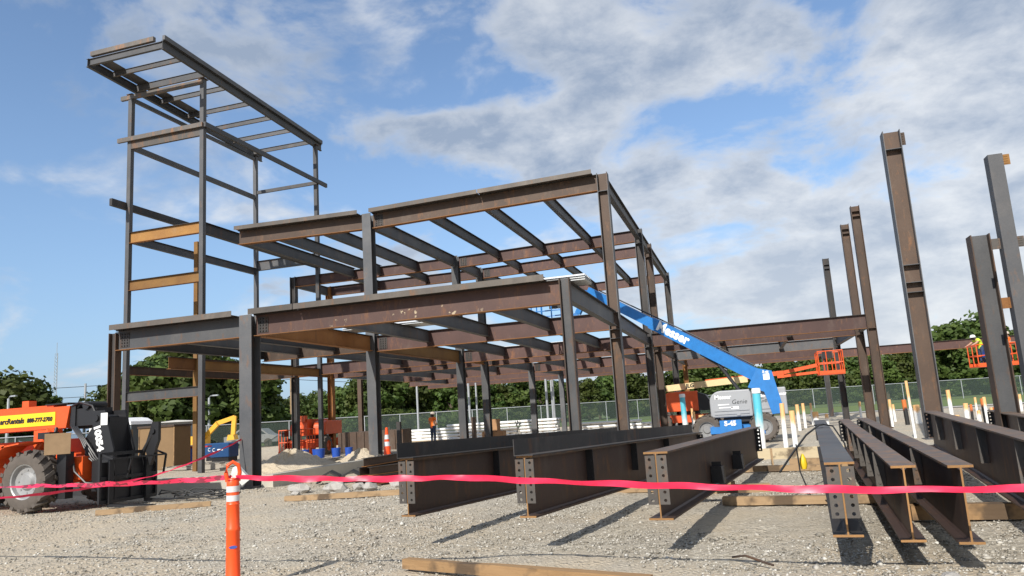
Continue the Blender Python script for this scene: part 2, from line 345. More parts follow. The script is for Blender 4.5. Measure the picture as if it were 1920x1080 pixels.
# loose stones lying on the gravel (uncountable)
def stones(name, n, xr, yr, rlo, rhi, seed, mat_, label):
    r_ = np.random.default_rng(seed)
    n0 = n; n = n*2; x = r_.uniform(*xr, n*3); y = yr[0] + (yr[1]-yr[0])*r_.random(n*3)**1.5
    msk = .5+.5*np.sin(x*.8+1.1*np.sin(y*.9)+.7)*np.cos(y*1.05-.6*np.sin(x*.5)) + .25*np.sin(x*2.1+y*1.3)
    msk = np.clip((msk-.12)/.5, .04, 1)*np.clip((y-4.7)/1.3, .06, 1)
    keep = (r_.random(n*3) < msk) & (x/y > -1.5) & (x/y < .46) & (r_.random(n*3) < np.clip((x/y+1.35)/.55, 0.05, 1)); x = x[keep][:n0]; y = y[keep][:n0]; n = len(x)
    # thin them out in the bare soil
    rad = rlo*(rhi/rlo)**(r_.random(n)**2.6)
    base = np.array([(1,0,0),(-1,0,0),(0,1,0),(0,-1,0),(0,0,1),(0,0,-1)], float)
    f0 = np.array([(0,2,4),(2,1,4),(1,3,4),(3,0,4),(2,0,5),(1,2,5),(3,1,5),(0,3,5)])
    v = base[None]*r_.uniform(.55, 1.25, (n, 6, 1)) + r_.normal(0, .18, (n, 6, 3))
    a = r_.uniform(0, 2*np.pi, n); c, s = np.cos(a), np.sin(a)
    v = np.stack([v[...,0]*c[:,None]-v[...,1]*s[:,None], v[...,0]*s[:,None]+v[...,1]*c[:,None], v[...,2]*.62], -1)*rad[:,None,None]
    v[...,0] += x[:,None]; v[...,1] += y[:,None]; v[...,2] += (hgt(x, y) + rad*.22)[:,None]
    f = (f0[None] + 6*np.arange(n)[:,None,None]).reshape(-1, 3)
    me = bpy.data.meshes.new(name); me.vertices.add(n*6); me.vertices.foreach_set('co', v.reshape(-1))
    me.loops.add(len(f)*3); me.loops.foreach_set('vertex_index', f.reshape(-1)); me.polygons.add(len(f))
    me.polygons.foreach_set('loop_start', np.arange(0, len(f)*3, 3)); me.update(); me.validate()
    at = me.color_attributes.new('tone', 'FLOAT_COLOR', 'POINT')
    tone = np.repeat(r_.random(n), 6); at.data.foreach_set('color', np.stack([tone, tone, tone, np.ones_like(tone)], -1).reshape(-1))
    me.materials.append(mat_); o = bpy.data.objects.new(name, me); col.objects.link(o); return tag(o, label, 'gravel', None, 'stuff')
smat, nt, b = newmat('loose_stone')
ca = nd(nt, 'ShaderNodeVertexColor'); ca.layer_name = 'tone'
nt.links.new(ramp(nt, ca.outputs[0], [(0, (.15, .136, .112)), (.35, (.31, .285, .24)), (.80, (.41, .385, .335)), (1, (.58, .56, .51))]), b.inputs['Base Color']); b.inputs['Roughness'].default_value = .9
stones('loose_gravel', 90000, (-18, 6), (4.2, 16), .006, .023, 3, smat, 'loose pale crushed stone strewn over the ground')
stones('coarse_gravel', 500, (-18, 6), (4.4, 17), .024, .05, 5, smat, 'scattered fist-sized lumps of crushed stone')

# far ground beyond the site
def sheet(name, pts, z, mt, label):
    mb = MB(); mb.add([(x, y, z) for x, y in pts], [tuple(range(len(pts)))]); o = mb.build(name, mt); return tag(o, label, None, None, 'structure')
lawn, nt, b = newmat('mown_grass')
nn = noise(nt, .35, 8, .75); n2 = noise(nt, 22, 4, .7)
nt.links.new(mixc_(nt, .5, mixc_(nt, nn, (.075, .12, .028), (.14, .18, .05)), mixc_(nt, n2, (.05, .09, .02), (.16, .2, .06))), b.inputs['Base Color']); b.inputs['Roughness'].default_value = .95
sheet('lawn', [(4, 56), (30, 53), (300, 53), (1700, 400), (1700, 2400), (-1700, 2400), (-1700, 60), (-300, 52), (-45, 50), (-28, 58), (-12, 62)], .02, lawn, 'mown grass field beyond the gravel')
slabm = plain('concrete_slab_strip', (.44, .42, .38), .9, 0, .15, 1.2)
sheet('slab_strip', [(3.5, 51.5), (32, 50.2), (32, 52.6), (3.9, 54.6)], .03, slabm, 'pale concrete strip at the far edge of the gravel')
sheet('sand_patch', [(-21, 34), (-9, 33), (-5, 39), (-8, 44), (-24, 46), (-26, 40)], .012, plain('tan_sand', (.50, .38, .24), .95, 0, .2, 2, .3), 'tan bare soil in front of the stacked white pipes')

# ------------------------------------------------------------------ steel frame of the building
x0, xp, x1, x2, x3 = -14.84, -18.6, -10.92, -3.33, 4.38
y0, y1, y2, y3, y4, y5 = 14.98, 21.08, 28.65, 31.62, 39.24, 46.0
TOS = 3.92
def zr(x): return 7.83 + .0195*abs(x - x1)
FR = thing('steel_building_frame', 'two-storey bolted steel building frame of rusty beams and grey columns', 'steel frame', (x1, y0, 0))
def rel(p, root=FR): return Vector(p) - root.location
def wcol(x, y, z0, z1, d, bf, flange, mats, parent=FR, name='column', stiff=()):
    """W column; flange 'X' puts the flanges on the +-X sides, 'Y' on the +-Y sides"""
    mb = MB(); o = parent.location; t = .02; a = d/2
    def bx(u0, u1, v0, v1, mi):
        if flange == 'X': mb.box((x-o.x+u0, y-o.y+v0, z0-o.z), (x-o.x+u1, y-o.y+v1, z1-o.z), mi)
        else: mb.box((x-o.x+v0, y-o.y+u0, z0-o.z), (x-o.x+v1, y-o.y+u1, z1-o.z), mi)
    bx(-a, -a+t, -bf/2, bf/2, 0); bx(a-t, a, -bf/2, bf/2, 0); bx(-a+t, a-t, -.008, .008, 1)
    mb.box((x-o.x-a-.07, y-o.y-a-.07, z0-o.z-.02), (x-o.x+a+.07, y-o.y+a+.07, z0-o.z+.03), 0)      # base plate
    c = mb.build(name, mats, parent)
    for zs in stiff:                                                # stiffener plates between the flanges
        s_ = MB()
        for sgn in (-1, 1):
            lo, hi = sorted((sgn*.012, sgn*(bf/2-.012)))
            if flange == 'X': s_.box((x-o.x-a+t+.002, y-o.y+lo, zs-.008), (x-o.x+a-t-.002, y-o.y+hi, zs+.008))
            else: s_.box((x-o.x+lo, y-o.y-a+t+.002, zs-.008), (x-o.x+hi, y-o.y+a-t-.002, zs+.008))
        s_.build('stiffener_plate', mats[0], c)
    return c
def beam(p, q, d, bf, mats, parent=FR, name='beam', stop=None, plate=None):
    """p, q centre of the top face.  stop = (side, height) adds a bent edge plate, plate = 'p'/'q' a bolted splice plate"""
    o = parent.location; p = Vector(p)-o; q = Vector(q)-o
    mb = MB(); mb.ibeam(p, q, d, bf); c = mb.build(name, mats, parent)
    ax = (q-p).normalized(); side = ax.cross(Vector((0,0,1)))
    if stop:
        for a_, b_ in stop:
            s_ = MB(); P = p+(q-p)*a_; Q = p+(q-p)*b_; off = side*(bf/2+.21)
            s_.bar(P+off+Vector((0,0,.045)), Q+off+Vector((0,0,.045)), .008, .13)
            s_.bar(P+side*(bf/4+.105)+Vector((0,0,.008)), Q+side*(bf/4+.105)+Vector((0,0,.008)), bf/2+.20, .008)
            s_.build('pour_stop', STOPM, c)
    if plate:
        for e in plate:
            P = p if e == 'p' else q; sg = 1 if e == 'p' else -1; s_ = MB()
            for k in (1,):
                f = P + ax*sg*.20 + side*.012
                s_.bar(f-ax*.14+Vector((0,0,-d*.5)), f+ax*.14+Vector((0,0,-d*.5)), .012, d*.72, 0)
                for i in range(3):
                    for j in range(5):
                        bp = f + ax*(-.08+.08*i) + Vector((0,0,-d*.5 + (j-2)*d*.14)); s_.cyl(bp, bp+side*.03, .017, n=6, mi=0)
            s_.build('bolted_plate', DARK, c)
    return c
STOPM = steel('edge_plate_steel', (.085, .075, .066), (.125, .108, .092), (.19, .10, .05), .12)
MG = (GREY, DARK); MBR = (BROWN, BROWN)
# columns: x1 line shows a flange face, the other lines show their webs
wcol(x0, y0, 0, TOS-.06, .22, .2, 'X', (BROWN, DARK))
wcol(x1, y0, 0, TOS+.0, .35, .33, 'Y', MG)
wcol(x2, y0, 0, TOS+.02, .215, .2, 'X', (BROWN, GREY))
wcol(x1, y1, 0, zr(x1)+.0, .31, .30, 'Y', MG)
wcol(x2, y1, 0, zr(x2)+.02, .31, .30, 'X', (GREY, BROWN), stiff=(TOS-.02, TOS-.5, TOS-.75, 7.45))
for yy, s in ((y2, .29), (y3, .29)):
    wcol(x1, yy, 0, zr(x1)+.02, s, s, 'Y', MG)
    wcol(x2, yy, 0, zr(x2)+.02, s, s, 'X', MG if yy == y2 else MBR, stiff=(TOS-.5, 7.42))
    wcol(xp, yy, 0, 7.85, .26, .24, 'X', MG if yy == y2 else (RUST, RUST))
    wcol(x3, yy, 0, 7.80, .29, .28, 'X', (BROWN, BROWN), stiff=(TOS-.5, 7.42, 7.6))
wcol(x1, y4, 0, TOS, .29, .29, 'Y', MG); wcol(x2, y4, 0, zr(x2)+.02, .28, .28, 'X', MG, stiff=(7.4,)); wcol(x3, y4, 0, 7.80, .28, .28, 'X', MG, stiff=(7.3, 7.5))
wcol(x1, y5, 0, TOS, .28, .28, 'Y', MG); wcol(x2, y5, 0, TOS, .26, .26, 'X', (RUST, RUST)); wcol(x3, y5, 0, TOS, .26, .26, 'X', MG)
wcol(-14.9, y4, 0, TOS, .26, .26, 'Y', (DARK, DARK)); wcol(-21.2, y4, 0, TOS, .24, .24, 'Y', (BROWN, DARK))
MGIR = (PURP, RUST, DARK); MBLO = (PURPB, RUST, DARK); MGRY = (GREY, RUST, DARK); MDRK = (GREY, GREY, DARK); MOCH = (OCHRE, RUST, DARK); MRST = (RUST, RUST, DARK)
c = .17
# ground-floor ceiling level, girders along X
beam((x1+c, y0, TOS), (x2-.11, y0, TOS), .505, .2, MBLO, stop=((-.0, .16), (.163, .965)), plate='p')
beam((x0+.11, y0, TOS), (x1-c, y0, TOS), .505, .2, MGRY, stop=((0, .97),), plate='p')
for yy, dz in ((y1, 0), (y2, 0), (y3, 0), (y4, -.02)):
    beam((x1+c, yy, TOS+dz), (x2-.16, yy, TOS+dz), .5, .2, MGIR, plate='p')
    beam((xp+.13 if yy > y1 else x0, yy, TOS+dz), (x1-c, yy, TOS+dz), .48, .2, (BROWN, RUST, DARK) if yy == y1 else MGIR)
for yy, mm in ((y2, MGIR), (y3, MGIR), (y4, MGRY)):
    beam((x2+.16, yy, TOS), (x3-.15, yy, TOS), .5, .2, mm)
beam((x1+.15, y5, TOS-.02), (x2-.14, y5, TOS-.02), .5, .2, MGIR); beam((x2+.14, y5, TOS-.02), (x3-.14, y5, TOS-.02), .5, .2, MGIR)
beam((-21.2, 49.0, TOS-.03), (x3+.3, 49.0, TOS-.03), .52, .2, MGIR); beam((x3+.3, 49.0, TOS-.03), (17.5, 49.3, TOS-.03), .52, .2, MGIR)
beam((-21.2, y5, TOS-.02), (x1-.15, y5, TOS-.02), .42, .18, MGIR)
# beams along Y on the column lines
beam((x0, y0+.1, TOS), (x0, y1, TOS), .40, .17, (DARK, DARK, DARK))
beam((x1, y0+.18, TOS), (x1, y1-.16, TOS), .47, .18, MRST); beam((x1, y1+.16, TOS), (x1, y2-.15, TOS), .47, .18, MOCH)
beam((x1, y2+.15, TOS), (x1, y3-.15, TOS), .42, .17, MOCH); beam((x1, y3+.15, TOS), (x1, y4-.15, TOS), .42, .17, MDRK); beam((x1, y4+.15, TOS), (x1, y5-.15, TOS), .42, .17, MDRK)
beam((x2, y0+.11, TOS), (x2, y1-.16, TOS), .42, .17, MDRK); beam((x2, y1+.16, TOS), (x2, y2-.15, TOS), .42, .17, MDRK)
beam((x2, y2+.15, TOS), (x2, y3-.15, TOS), .42, .17, MDRK); beam((x2, y3+.15, TOS), (x2, y4-.15, TOS), .42, .17, MDRK); beam((x2, y4+.15, TOS), (x2, y5-.15, TOS), .42, .17, MDRK)
beam((x3, y2+.15, TOS), (x3, y3-.15, TOS), .40, .17, MDRK); beam((x3, y3+.15, TOS), (x3, y4-.15, TOS), .40, .17, MDRK); beam((x3, y4+.15, TOS), (x3, 48.9, TOS), .40, .17, MDRK)
beam((xp, y1, TOS), (xp, y2-.15, TOS), .42, .17, MRST); beam((xp, y2+.13, TOS), (xp, y3-.13, TOS), .42, .17, MOCH); beam((xp, y3+.13, TOS), (xp, y5, TOS), .42, .17, MDRK)
# joists
def joists(xa, xb, ya, yb, z, n, d=.36, bf=.15, mats=MDRK, gap=.006, zf=None):
    for i in range(1, n+1):
        x = xa + (xb-xa)*i/(n+1); zz_ = z if zf is None else zf(x)
        beam((x, ya+.02, zz_-.004), (x, yb-.02, zz_-.004), d, bf, mats, name='joist')
for ya, yb in ((y0, y1), (y1, y2), (y2, y3), (y3, y4), (y4, y5)): joists(x1, x2, ya, yb, TOS, 3)
for ya, yb in ((y0, y1), (y1, y2)): joists(x0, x1, ya, yb, TOS, 2)
for ya, yb in ((y2, y3), (y3, y4)): joists(xp, x1, ya, yb, TOS, 3); joists(x2, x3, ya, yb, TOS, 2)
# upper roof
XL = -15.75
beam((x1+.17, y1, zr(x1)), (x2-.16, y1, zr(x2)), .495, .2, (BROWN, RUST, DARK), stop=((.0, .50), (.503, .985)), plate='p')
beam((XL, y1, zr(XL)), (x1-.17, y1, zr(x1)), .48, .2, (BROWN, RUST, DARK), stop=((0, .985),))
for yy in (y2, y3, y4):
    beam((x1+.16, yy, zr(x1)-.02), (x2-.16, yy, zr(x2)-.02), .46, .19, MGIR, plate='p' if yy < y4 else None)
    if yy < y4: beam((xp+.13, yy, zr(xp)-.15), (x1-.16, yy, zr(x1)-.02), .44, .19, MGIR)
for ya, yb in ((y1, y2), (y2, y3), (y3, y4)):
    joists(x1, x2, ya, yb, 0, 3, .34, .15, MDRK, zf=zr)
    for xx in (x1, x2): beam((xx, ya+.17, zr(xx)-.01), (xx, yb-.17, zr(xx)-.01), .42, .17, MDRK)
for xx in (-15.6, -14.35, -12.65): beam((xx, y1+.1, zr(xx)-.03), (xx, y2-.02, zr(xx)-.03), .40, .16, MDRK, name='joist')
for xx in (-16.0, -13.5): beam((xx, y2+.02, 7.85), (xx, y3-.02, 7.85), .34, .15, MDRK, name='joist')
beam((xp, y2+.13, 7.8), (xp, y3-.13, 7.8), .40, .16, MDRK)
# galvanised deck bundles left on the steel (things of their own)
def deck(x, y, z, lx, ly, n, label):
    mb = MB(); k = max(2, int(ly/.15))
    for j in range(n):
        for i in range(k):
            yy = -ly/2 + (i+.5)*ly/k
            mb.prism([(yy-ly/k*.5, j*.045), (yy-ly/k*.34, j*.045), (yy-ly/k*.2, j*.045+.038), (yy+ly/k*.2, j*.045+.038), (yy+ly/k*.34, j*.045), (yy+ly/k*.5, j*.045),
                      (yy+ly/k*.5, j*.045+.003), (yy+ly/k*.35, j*.045+.003), (yy+ly/k*.21, j*.045+.042), (yy-ly/k*.21, j*.045+.042), (yy-ly/k*.35, j*.045+.003), (yy-ly/k*.5, j*.045+.003)], 'x', -lx/2, lx/2)
    o = mb.build('deck_bundle', DECK); o.location = (x, y, z); return tag(o, label, 'deck bundle', 'bundles of galvanised deck on the steel')
deck(x2-.10, y0+.62, TOS+.006, .95, .75, 3, 'bright deck bundle resting on steel above the corner column of the lower roof')
deck(-9.2, 19.6, TOS+.006, 3.4, .8, 2, 'galvanised deck bundle on the lower roof beside the left inner column')
deck(-8.0, 30.2, TOS+.006, 4.6, .8, 3, 'galvanised deck bundle lying deep inside the first level')
deck(-1.6, 33.2, TOS+.006, 2.6, .8, 3, 'galvanised deck bundle on the steel behind the blue boom')
deck(-12.9, 30.1, zr(-12.9)+.006, 3.6, .8, 2, 'galvanised deck bundle on the upper roof near the tower')

# ------------------------------------------------------------------ tower of square tubes at the left end
Xa, Xb, Ya, Yb = -20.5, -17.35, 21.2, 28.6
TW = thing('steel_tower', 'tall slender tower of grey square tubes with a sloping open roof, at left of frame', 'steel tower', (Xb, Ya, 0))
def tpart(name, f, mt):
    mb = MB(); f(mb); o = mb.build(name, mt, TW); o.matrix_parent_inverse = Matrix.Translation(-TW.location); return o
for x, y in ((Xa, Ya), (Xb, Ya), (Xa, Yb), (Xb, Yb)):
    tpart('post', lambda mb: mb.box((x-.08, y-.08, 0), (x+.08, y+.08, 13.75)), TUBE)
    tpart('cap_plate', lambda mb: mb.box((x-.13, y-.13, 13.752), (x+.13, y+.13, 13.775)), BROWN)
tpart('post', lambda mb: mb.box((-18.68, 22.37, 0), (-18.52, 22.53, 8.2)), OCHRE)
def tb(p, q, d, bf, mats, name='beam'): tpart(name, lambda mb: mb.ibeam(p, q, d, bf, .012, .009), mats)
def bx(p, q, w, h, mt, name='rail'): tpart(name, lambda mb: mb.bar(p, q, w, h), mt)
# front ties between the two front posts
tb((Xa+.08, Ya, 8.52), (Xb-.08, Ya, 8.52), .40, .16, (OCHRE, RUST, DARK)); tb((Xa+.08, Ya, 6.76), (Xb-.08, Ya, 6.76), .36, .16, (OCHRE, RUST, DARK))
bx((Xa+.08, Ya-.02, 11.80), (Xb-.08, Ya-.02, 11.80), .10, .30, ANGL); tb((Xa+.08, Ya, 2.85), (Xb-.08, Ya, 2.85), .34, .14, (GREY, RUST, DARK))
# ring of channel at 12 m, oversailing the posts
bx((Xa-.45, Ya-.14, 12.0), (Xb+.10, Ya-.14, 12.0), .09, .16, ANGL); bx((Xb+.14, Ya-.10, 12.02), (Xb+.14, Yb+.65, 12.02), .09, .18, TUBE)
bx((Xa-.02, Yb, 12.0), (Xb+.05, Yb, 12.0), .08, .15, TUBE); bx((Xa, Ya+.08, 11.76), (Xa, Yb-.08, 11.76), .10, .20, TUBE)
# side ties
bx((Xa-.10, Ya-.75, 9.50), (Xa-.10, Yb+.02, 9.50), .12, .26, DARK); tb((Xa, Ya+.08, 8.46), (Xa, Yb-.08, 8.46), .30, .13, (GREY, GREY, DARK))
tb((Xb, Ya+.08, 8.50), (Xb, Yb-.08, 8.50), .40, .16, (DARK, DARK, DARK)); tb((Xa+.08, Yb, 8.78), (Xb-.08, Yb, 8.78), .44, .16, (GREY, GREY, DARK))
tb((Xa+.08, Yb, 6.66), (Xb-.08, Yb, 6.66), .30, .14, (GREY, GREY, DARK)); tb((Xa, Ya+.08, 3.75), (Xa, Yb-.08, 3.75), .30, .14, (BROWN, RUST, DARK))
tb((Xa+.08, Yb, 3.75), (Xb-.08, Yb, 3.75), .34, .14, (BROWN, RUST, DARK)); tb((Xb, Ya+.08, 3.70), (Xb, Yb-.08, 3.70), .34, .14, (OCHRE, RUST, DARK))
# sloping roof: two long edge channels, a front channel and seven purlins
def rz_(y): return 14.30 - (y-19.2)*.036
yf, yb_ = 19.2, 29.1
for xx, dd in ((Xb, 1), (Xa, -1)):
    tb((xx, yf, rz_(yf)), (xx, yb_, rz_(yb_)), .30, .11, (TUBE, TUBE, TUBE), 'edge_channel')
    if dd > 0: bx((xx+.06, yf-.02, rz_(yf)+.09), (xx+.06, yb_-.05, rz_(yb_)+.09), .10, .16, TUBE, 'edge_angle')
tb((Xa+.06, yf+.06, rz_(yf)-.01), (Xb-.06, yf+.06, rz_(yf)-.01), .24, .10, (TUBE, TUBE, TUBE), 'edge_channel')
bx((Xa+.15, yf+.02, rz_(yf)+.13), (Xb-.35, yf+.02, rz_(yf)+.13), .12, .16, ANGL, 'edge_angle')
for py in (20.25, 21.35, 22.6, 24.05, 25.5, 26.9, 28.35):
    tb((Xa+.06, py, rz_(py)-.02), (Xb-.06, py, rz_(py)-.02), .19 if py != 21.35 else .26, .07, (TUBE, ANGL, TUBE), 'purlin')
bx((Xa-.42, Ya-.05, 13.66), (Xb+.05, Ya-.05, 13.66), .10, .16, ANGL); bx((Xa, Ya, 13.60), (Xa, Yb+.1, 13.60), .10, .14, TUBE)
def corr(mb):
    for i in range(7):
        u = Xa+.14+i*.07
        mb.bar((u, yf+.4, rz_(yf+.4)+.012), (u, 24.6, rz_(24.6)+.012), .05, .035); mb.bar((u+.042, yf+.4, rz_(yf+.4)-.002), (u+.042, 24.6, rz_(24.6)-.002), .045, .006)
tpart('deck_strip', corr, TUBE)

# ------------------------------------------------------------------ free-standing columns on the right
def lone(x, y, z1, d, bf, mats, label, stiff, plates=()):
    t_ = thing('steel_column', label, 'column', (x, y, 0), 0, 'free-standing steel columns')
    c_ = wcol(x, y, 0, z1, d, bf, 'X', mats, t_, 'shaft', stiff)
    for zc, sx in plates:
        mb = MB(); mb.box((sx*(d/2+.002) if sx > 0 else -d/2-.13, -.006, zc-.17), (d/2+.13 if sx > 0 else -d/2-.002, .006, zc+.17))
        for k in range(5): mb.cyl((sx*(d/2+.07), -.02, zc-.13+k*.065), (sx*(d/2+.07), .02, zc-.13+k*.065), .014, n=6)
        mb.build('connection_tab', BROWN, t_)
    return t_
lone(4.32, 21.08, 7.92, .42, .38, (GREY, BROWN), 'tallest free-standing steel column, grey flanges and rust-streaked web', (7.42, 4.35, 3.9, 3.65), ((7.7, 1),))
lone(4.22, 15.0, 3.86, .31, .29, (BROWN, GREY), 'short brown steel column in front of the worker lift at right', ())
t_ = thing('steel_column', 'slim grey tube column with side tabs, rightmost of the free-standing columns', 'column', (4.42, 14.2, 0), 0, 'free-standing steel columns')
mb = MB(); mb.box((-.11, -.11, 0), (.11, .11, 5.06)); mb.box((-.2, -.2, -.02), (.2, .2, .03)); mb.build('shaft', TUBE, t_)
for zc, sgn, mt in ((4.97, 1, OCHRE), (3.55, 1, ANGL), (3.55, -1, ANGL), (2.55, -1, RUST)):
    mb = MB(); mb.box((.112 if sgn > 0 else -.24, -.006, zc-.09), (.24 if sgn > 0 else -.112, .006, zc+.09))
    for k in range(4): mb.box((sgn*.13-.01, -.012, zc-.07+k*.04), (sgn*.22-.01 if sgn > 0 else -.13, -.007, zc-.055+k*.04))
    mb.build('connection_tab', mt, t_)

# ------------------------------------------------------------------ girders laid out on timbers in the foreground
def holed_plate(mb, o, u, v, w, h, t, nh, r=.014, mi=0):
    """plate spanned by u (width) and v (height) with one column of nh real bolt holes"""
    o = Vector(o); u = Vector(u).normalized(); v = Vector(v).normalized(); nrm = u.cross(v)
    ch = h/nh; n = 8
    for side in (0, 1):
        off = nrm*(t*side)
        for k in range(nh):
            cz = (k+.5)*ch; ring = []; outer = []
            for i in range(n):
                a = 2*math.pi*(i+.5)/n; ring.append(o+off+u*(w*.55+r*math.cos(a))+v*(cz+r*math.sin(a)))
            sq = [(w, cz+ch*.25), (w*.8, cz+ch/2), (w*.3, cz+ch/2), (0, cz+ch*.25), (0, cz-ch*.25), (w*.3, cz-ch/2), (w*.8, cz-ch/2), (w, cz-ch*.25)]
            outer = [o+off+u*a+v*b for a, b in sq]
            mb.add(ring+outer, [(i, (i+1) % n, n+(i+1) % n, n+i) for i in range(n)], mi)
            for c0, c1_, c2_ in ((0, (w, cz+ch/2), 1), (3, (0, cz+ch/2), 2), (4, (0, cz-ch/2), 5), (7, (w, cz-ch/2), 6)):
                mb.add([outer[c0], o+off+u*c1_[0]+v*c1_[1], outer[c2_]], [(0, 1, 2)], mi)
    for a, b in (((0, 0), (w, 0)), ((w, 0), (w, h)), ((w, h), (0, h)), ((0, h), (0, 0))):
        A = o+u*a[0]+v*a[1]; B = o+u*b[0]+v*b[1]; mb.add([A, B, B+nrm*t, A+nrm*t], [(0, 1, 2, 3)], mi)
def girder(near, far, h, bf, label, stop=False, tabs=(), tabside=1, clip=True, webm=GIRD, topm=GFLG, low_clip=False, farclip=True, edge=GEDG, zfar=None):
    """near = (x, y, zbottom); built in its own frame: +Y runs to the far end"""
    n3 = Vector(near); f3 = Vector(far); ln = (f3.xy-n3.xy).length
    t_ = thing('steel_girder', label, 'girder', near, -math.atan2(f3.x-n3.x, f3.y-n3.y), 'girders laid out on the gravel')
    t_.rotation_euler.x = 0
    dz = f3.z - n3.z; tf = .017
    def Z(y): return dz*y/ln
    mb = MB()
    def slab(xa, xb, za, zb, mi):
        mb.add([(xa,0,za),(xb,0,za),(xb,0,zb),(xa,0,zb),(xa,ln,za+dz),(xb,ln,za+dz),(xb,ln,zb+dz),(xa,ln,zb+dz)], ((0,1,2,3),), 3)
        mb.add([(xa,0,za),(xb,0,za),(xb,0,zb),(xa,0,zb),(xa,ln,za+dz),(xb,ln,za+dz),(xb,ln,zb+dz),(xa,ln,zb+dz)], ((7,6,5,4),(0,4,5,1),(1,5,6,2),(2,6,7,3),(3,7,4,0)), mi)
    slab(-bf/2, bf/2, 0, tf, 1); slab(-.006, .006, tf, h-tf, 0); slab(-bf/2, bf/2, h-tf, h, 2)
    for s in (-1, 1):                                              # fillets between web and flanges
        for zc, sg in ((tf, 1), (h-tf, -1)):
            mb.add([(s*.006,0,zc),(s*.022,0,zc),(s*.006,0,zc+sg*.016),(s*.006,ln,zc+dz),(s*.022,ln,zc+dz),(s*.006,ln,zc+sg*.016+dz)], ((0,1,2),(1,4,5,2)), 0)
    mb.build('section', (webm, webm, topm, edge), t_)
    for ye, on in ((0, clip), (ln, farclip)):
        if not on: continue
        for s in (-1, 1):                                          # clip angles, outstanding leg with bolt holes
            a_ = MB(); z0 = .13 if ye == 0 else h*.25; hh = h-z0-.03
            holed_plate(a_, (s*.008, ye-.012 if ye == 0 else ye+.002, z0+Z(ye)), (s, 0, 0), (0, 0, 1), .085, hh, .010*(-s), 6)
            y_a, y_b = (ye-.01, ye+.09) if ye == 0 else (ye-.09, ye+.01)
            a_.box((min(s*.0065, s*.0165), y_a, z0+Z(ye)), (max(s*.0065, s*.0165), y_b, z0+hh+Z(ye)))
            a_.build('clip_angle', ANGL if ye == 0 else BLACKP, t_)
    for yt in tabs:                                                # shear tabs along the web
        a_ = MB(); s = tabside; hh = h*.62; zt = h-.02-hh
        a_.box((min(s*.007, s*.09), yt, zt+Z(yt)), (max(s*.007, s*.09), yt+.010, zt+hh+Z(yt)))
        for k in range(3): a_.cyl((s*.06, yt-.008, zt+.06+k*.08+Z(yt)), (s*.06, yt-.002, zt+.06+k*.08+Z(yt)), .013, n=8)
        a_.build('shear_tab', ANGL if tabside < 0 else BLACKP, t_)
    if stop:                                                       # bent edge plate tacked on the top flange
        a_ = MB(); w_ = .17
        for ya, yb in ((-.03, ln*.36), (ln*.3605, ln*.72), (ln*.7205, ln)):
            a_.add([(-w_*.55, ya, h+.001+Z(ya)), (bf*.5+.02, ya, h+.001+Z(ya)), (bf*.5+.02, ya, h+.009+Z(ya)), (-w_*.55+.008, ya, h+.009+Z(ya)), (-w_*.55+.008, ya, h+.155+Z(ya)), (-w_*.55, ya, h+.155+Z(ya)),
                    (-w_*.55, yb, h+.001+Z(yb)), (bf*.5+.02, yb, h+.001+Z(yb)), (bf*.5+.02, yb, h+.009+Z(yb)), (-w_*.55+.008, yb, h+.009+Z(yb)), (-w_*.55+.008, yb, h+.155+Z(yb)), (-w_*.55, yb, h+.155+Z(yb))],
                   [(5,4,3,2,1,0), (6,7,8,9,10,11)] + [(i, (i+1) % 6, 6+(i+1) % 6, 6+i) for i in range(6)])
        a_.build('edge_plate', DARK, t_)
    return t_
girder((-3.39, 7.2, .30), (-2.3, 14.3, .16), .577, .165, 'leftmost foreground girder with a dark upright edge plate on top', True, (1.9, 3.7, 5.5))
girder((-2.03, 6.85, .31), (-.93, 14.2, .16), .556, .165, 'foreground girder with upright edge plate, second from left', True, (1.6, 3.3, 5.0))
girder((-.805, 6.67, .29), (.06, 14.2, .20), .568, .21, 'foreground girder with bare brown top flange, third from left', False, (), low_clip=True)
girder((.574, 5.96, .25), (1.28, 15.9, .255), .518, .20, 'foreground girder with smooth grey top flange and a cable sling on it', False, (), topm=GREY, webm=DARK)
girder((.995, 6.02, .20), (1.62, 15.0, .27), .522, .16, 'narrow foreground girder, left one of the leaning pair at right', False, (1.5, 2.6, 3.7, 4.8, 6.0), -1, clip=False)
girder((1.33, 5.91, .20), (1.95, 15.2, .27), .520, .155, 'narrow foreground girder, right one of the leaning pair at right', False, (1.9, 4.6, 6.6), -1, clip=False)
girder((2.02, 6.1, .20), (3.03, 15.0, .25), .60, .19, 'deep foreground girder running out of the picture at right', False, (1.2, 3.2, 5.2, 7.2), -1)
girder((3.35, 8.6, .20), (4.35, 16.3, .25), .52, .18, 'far right foreground girder, mostly outside the picture', False, (2.4, 4.8), -1)
# black lifting lugs on the third girder
for yy in (2.6, 4.4):
    mb = MB(); mb.box((.012, yy, .03), (.16, yy+.10, .22)); mb.box((.02, yy+.04, .22), (.13, yy+.06, .27))
    o = mb.build('bearing_block', BLACKP, [x for x in col.objects if x.name.startswith('steel_girder') and 'third' in x['label']][0])

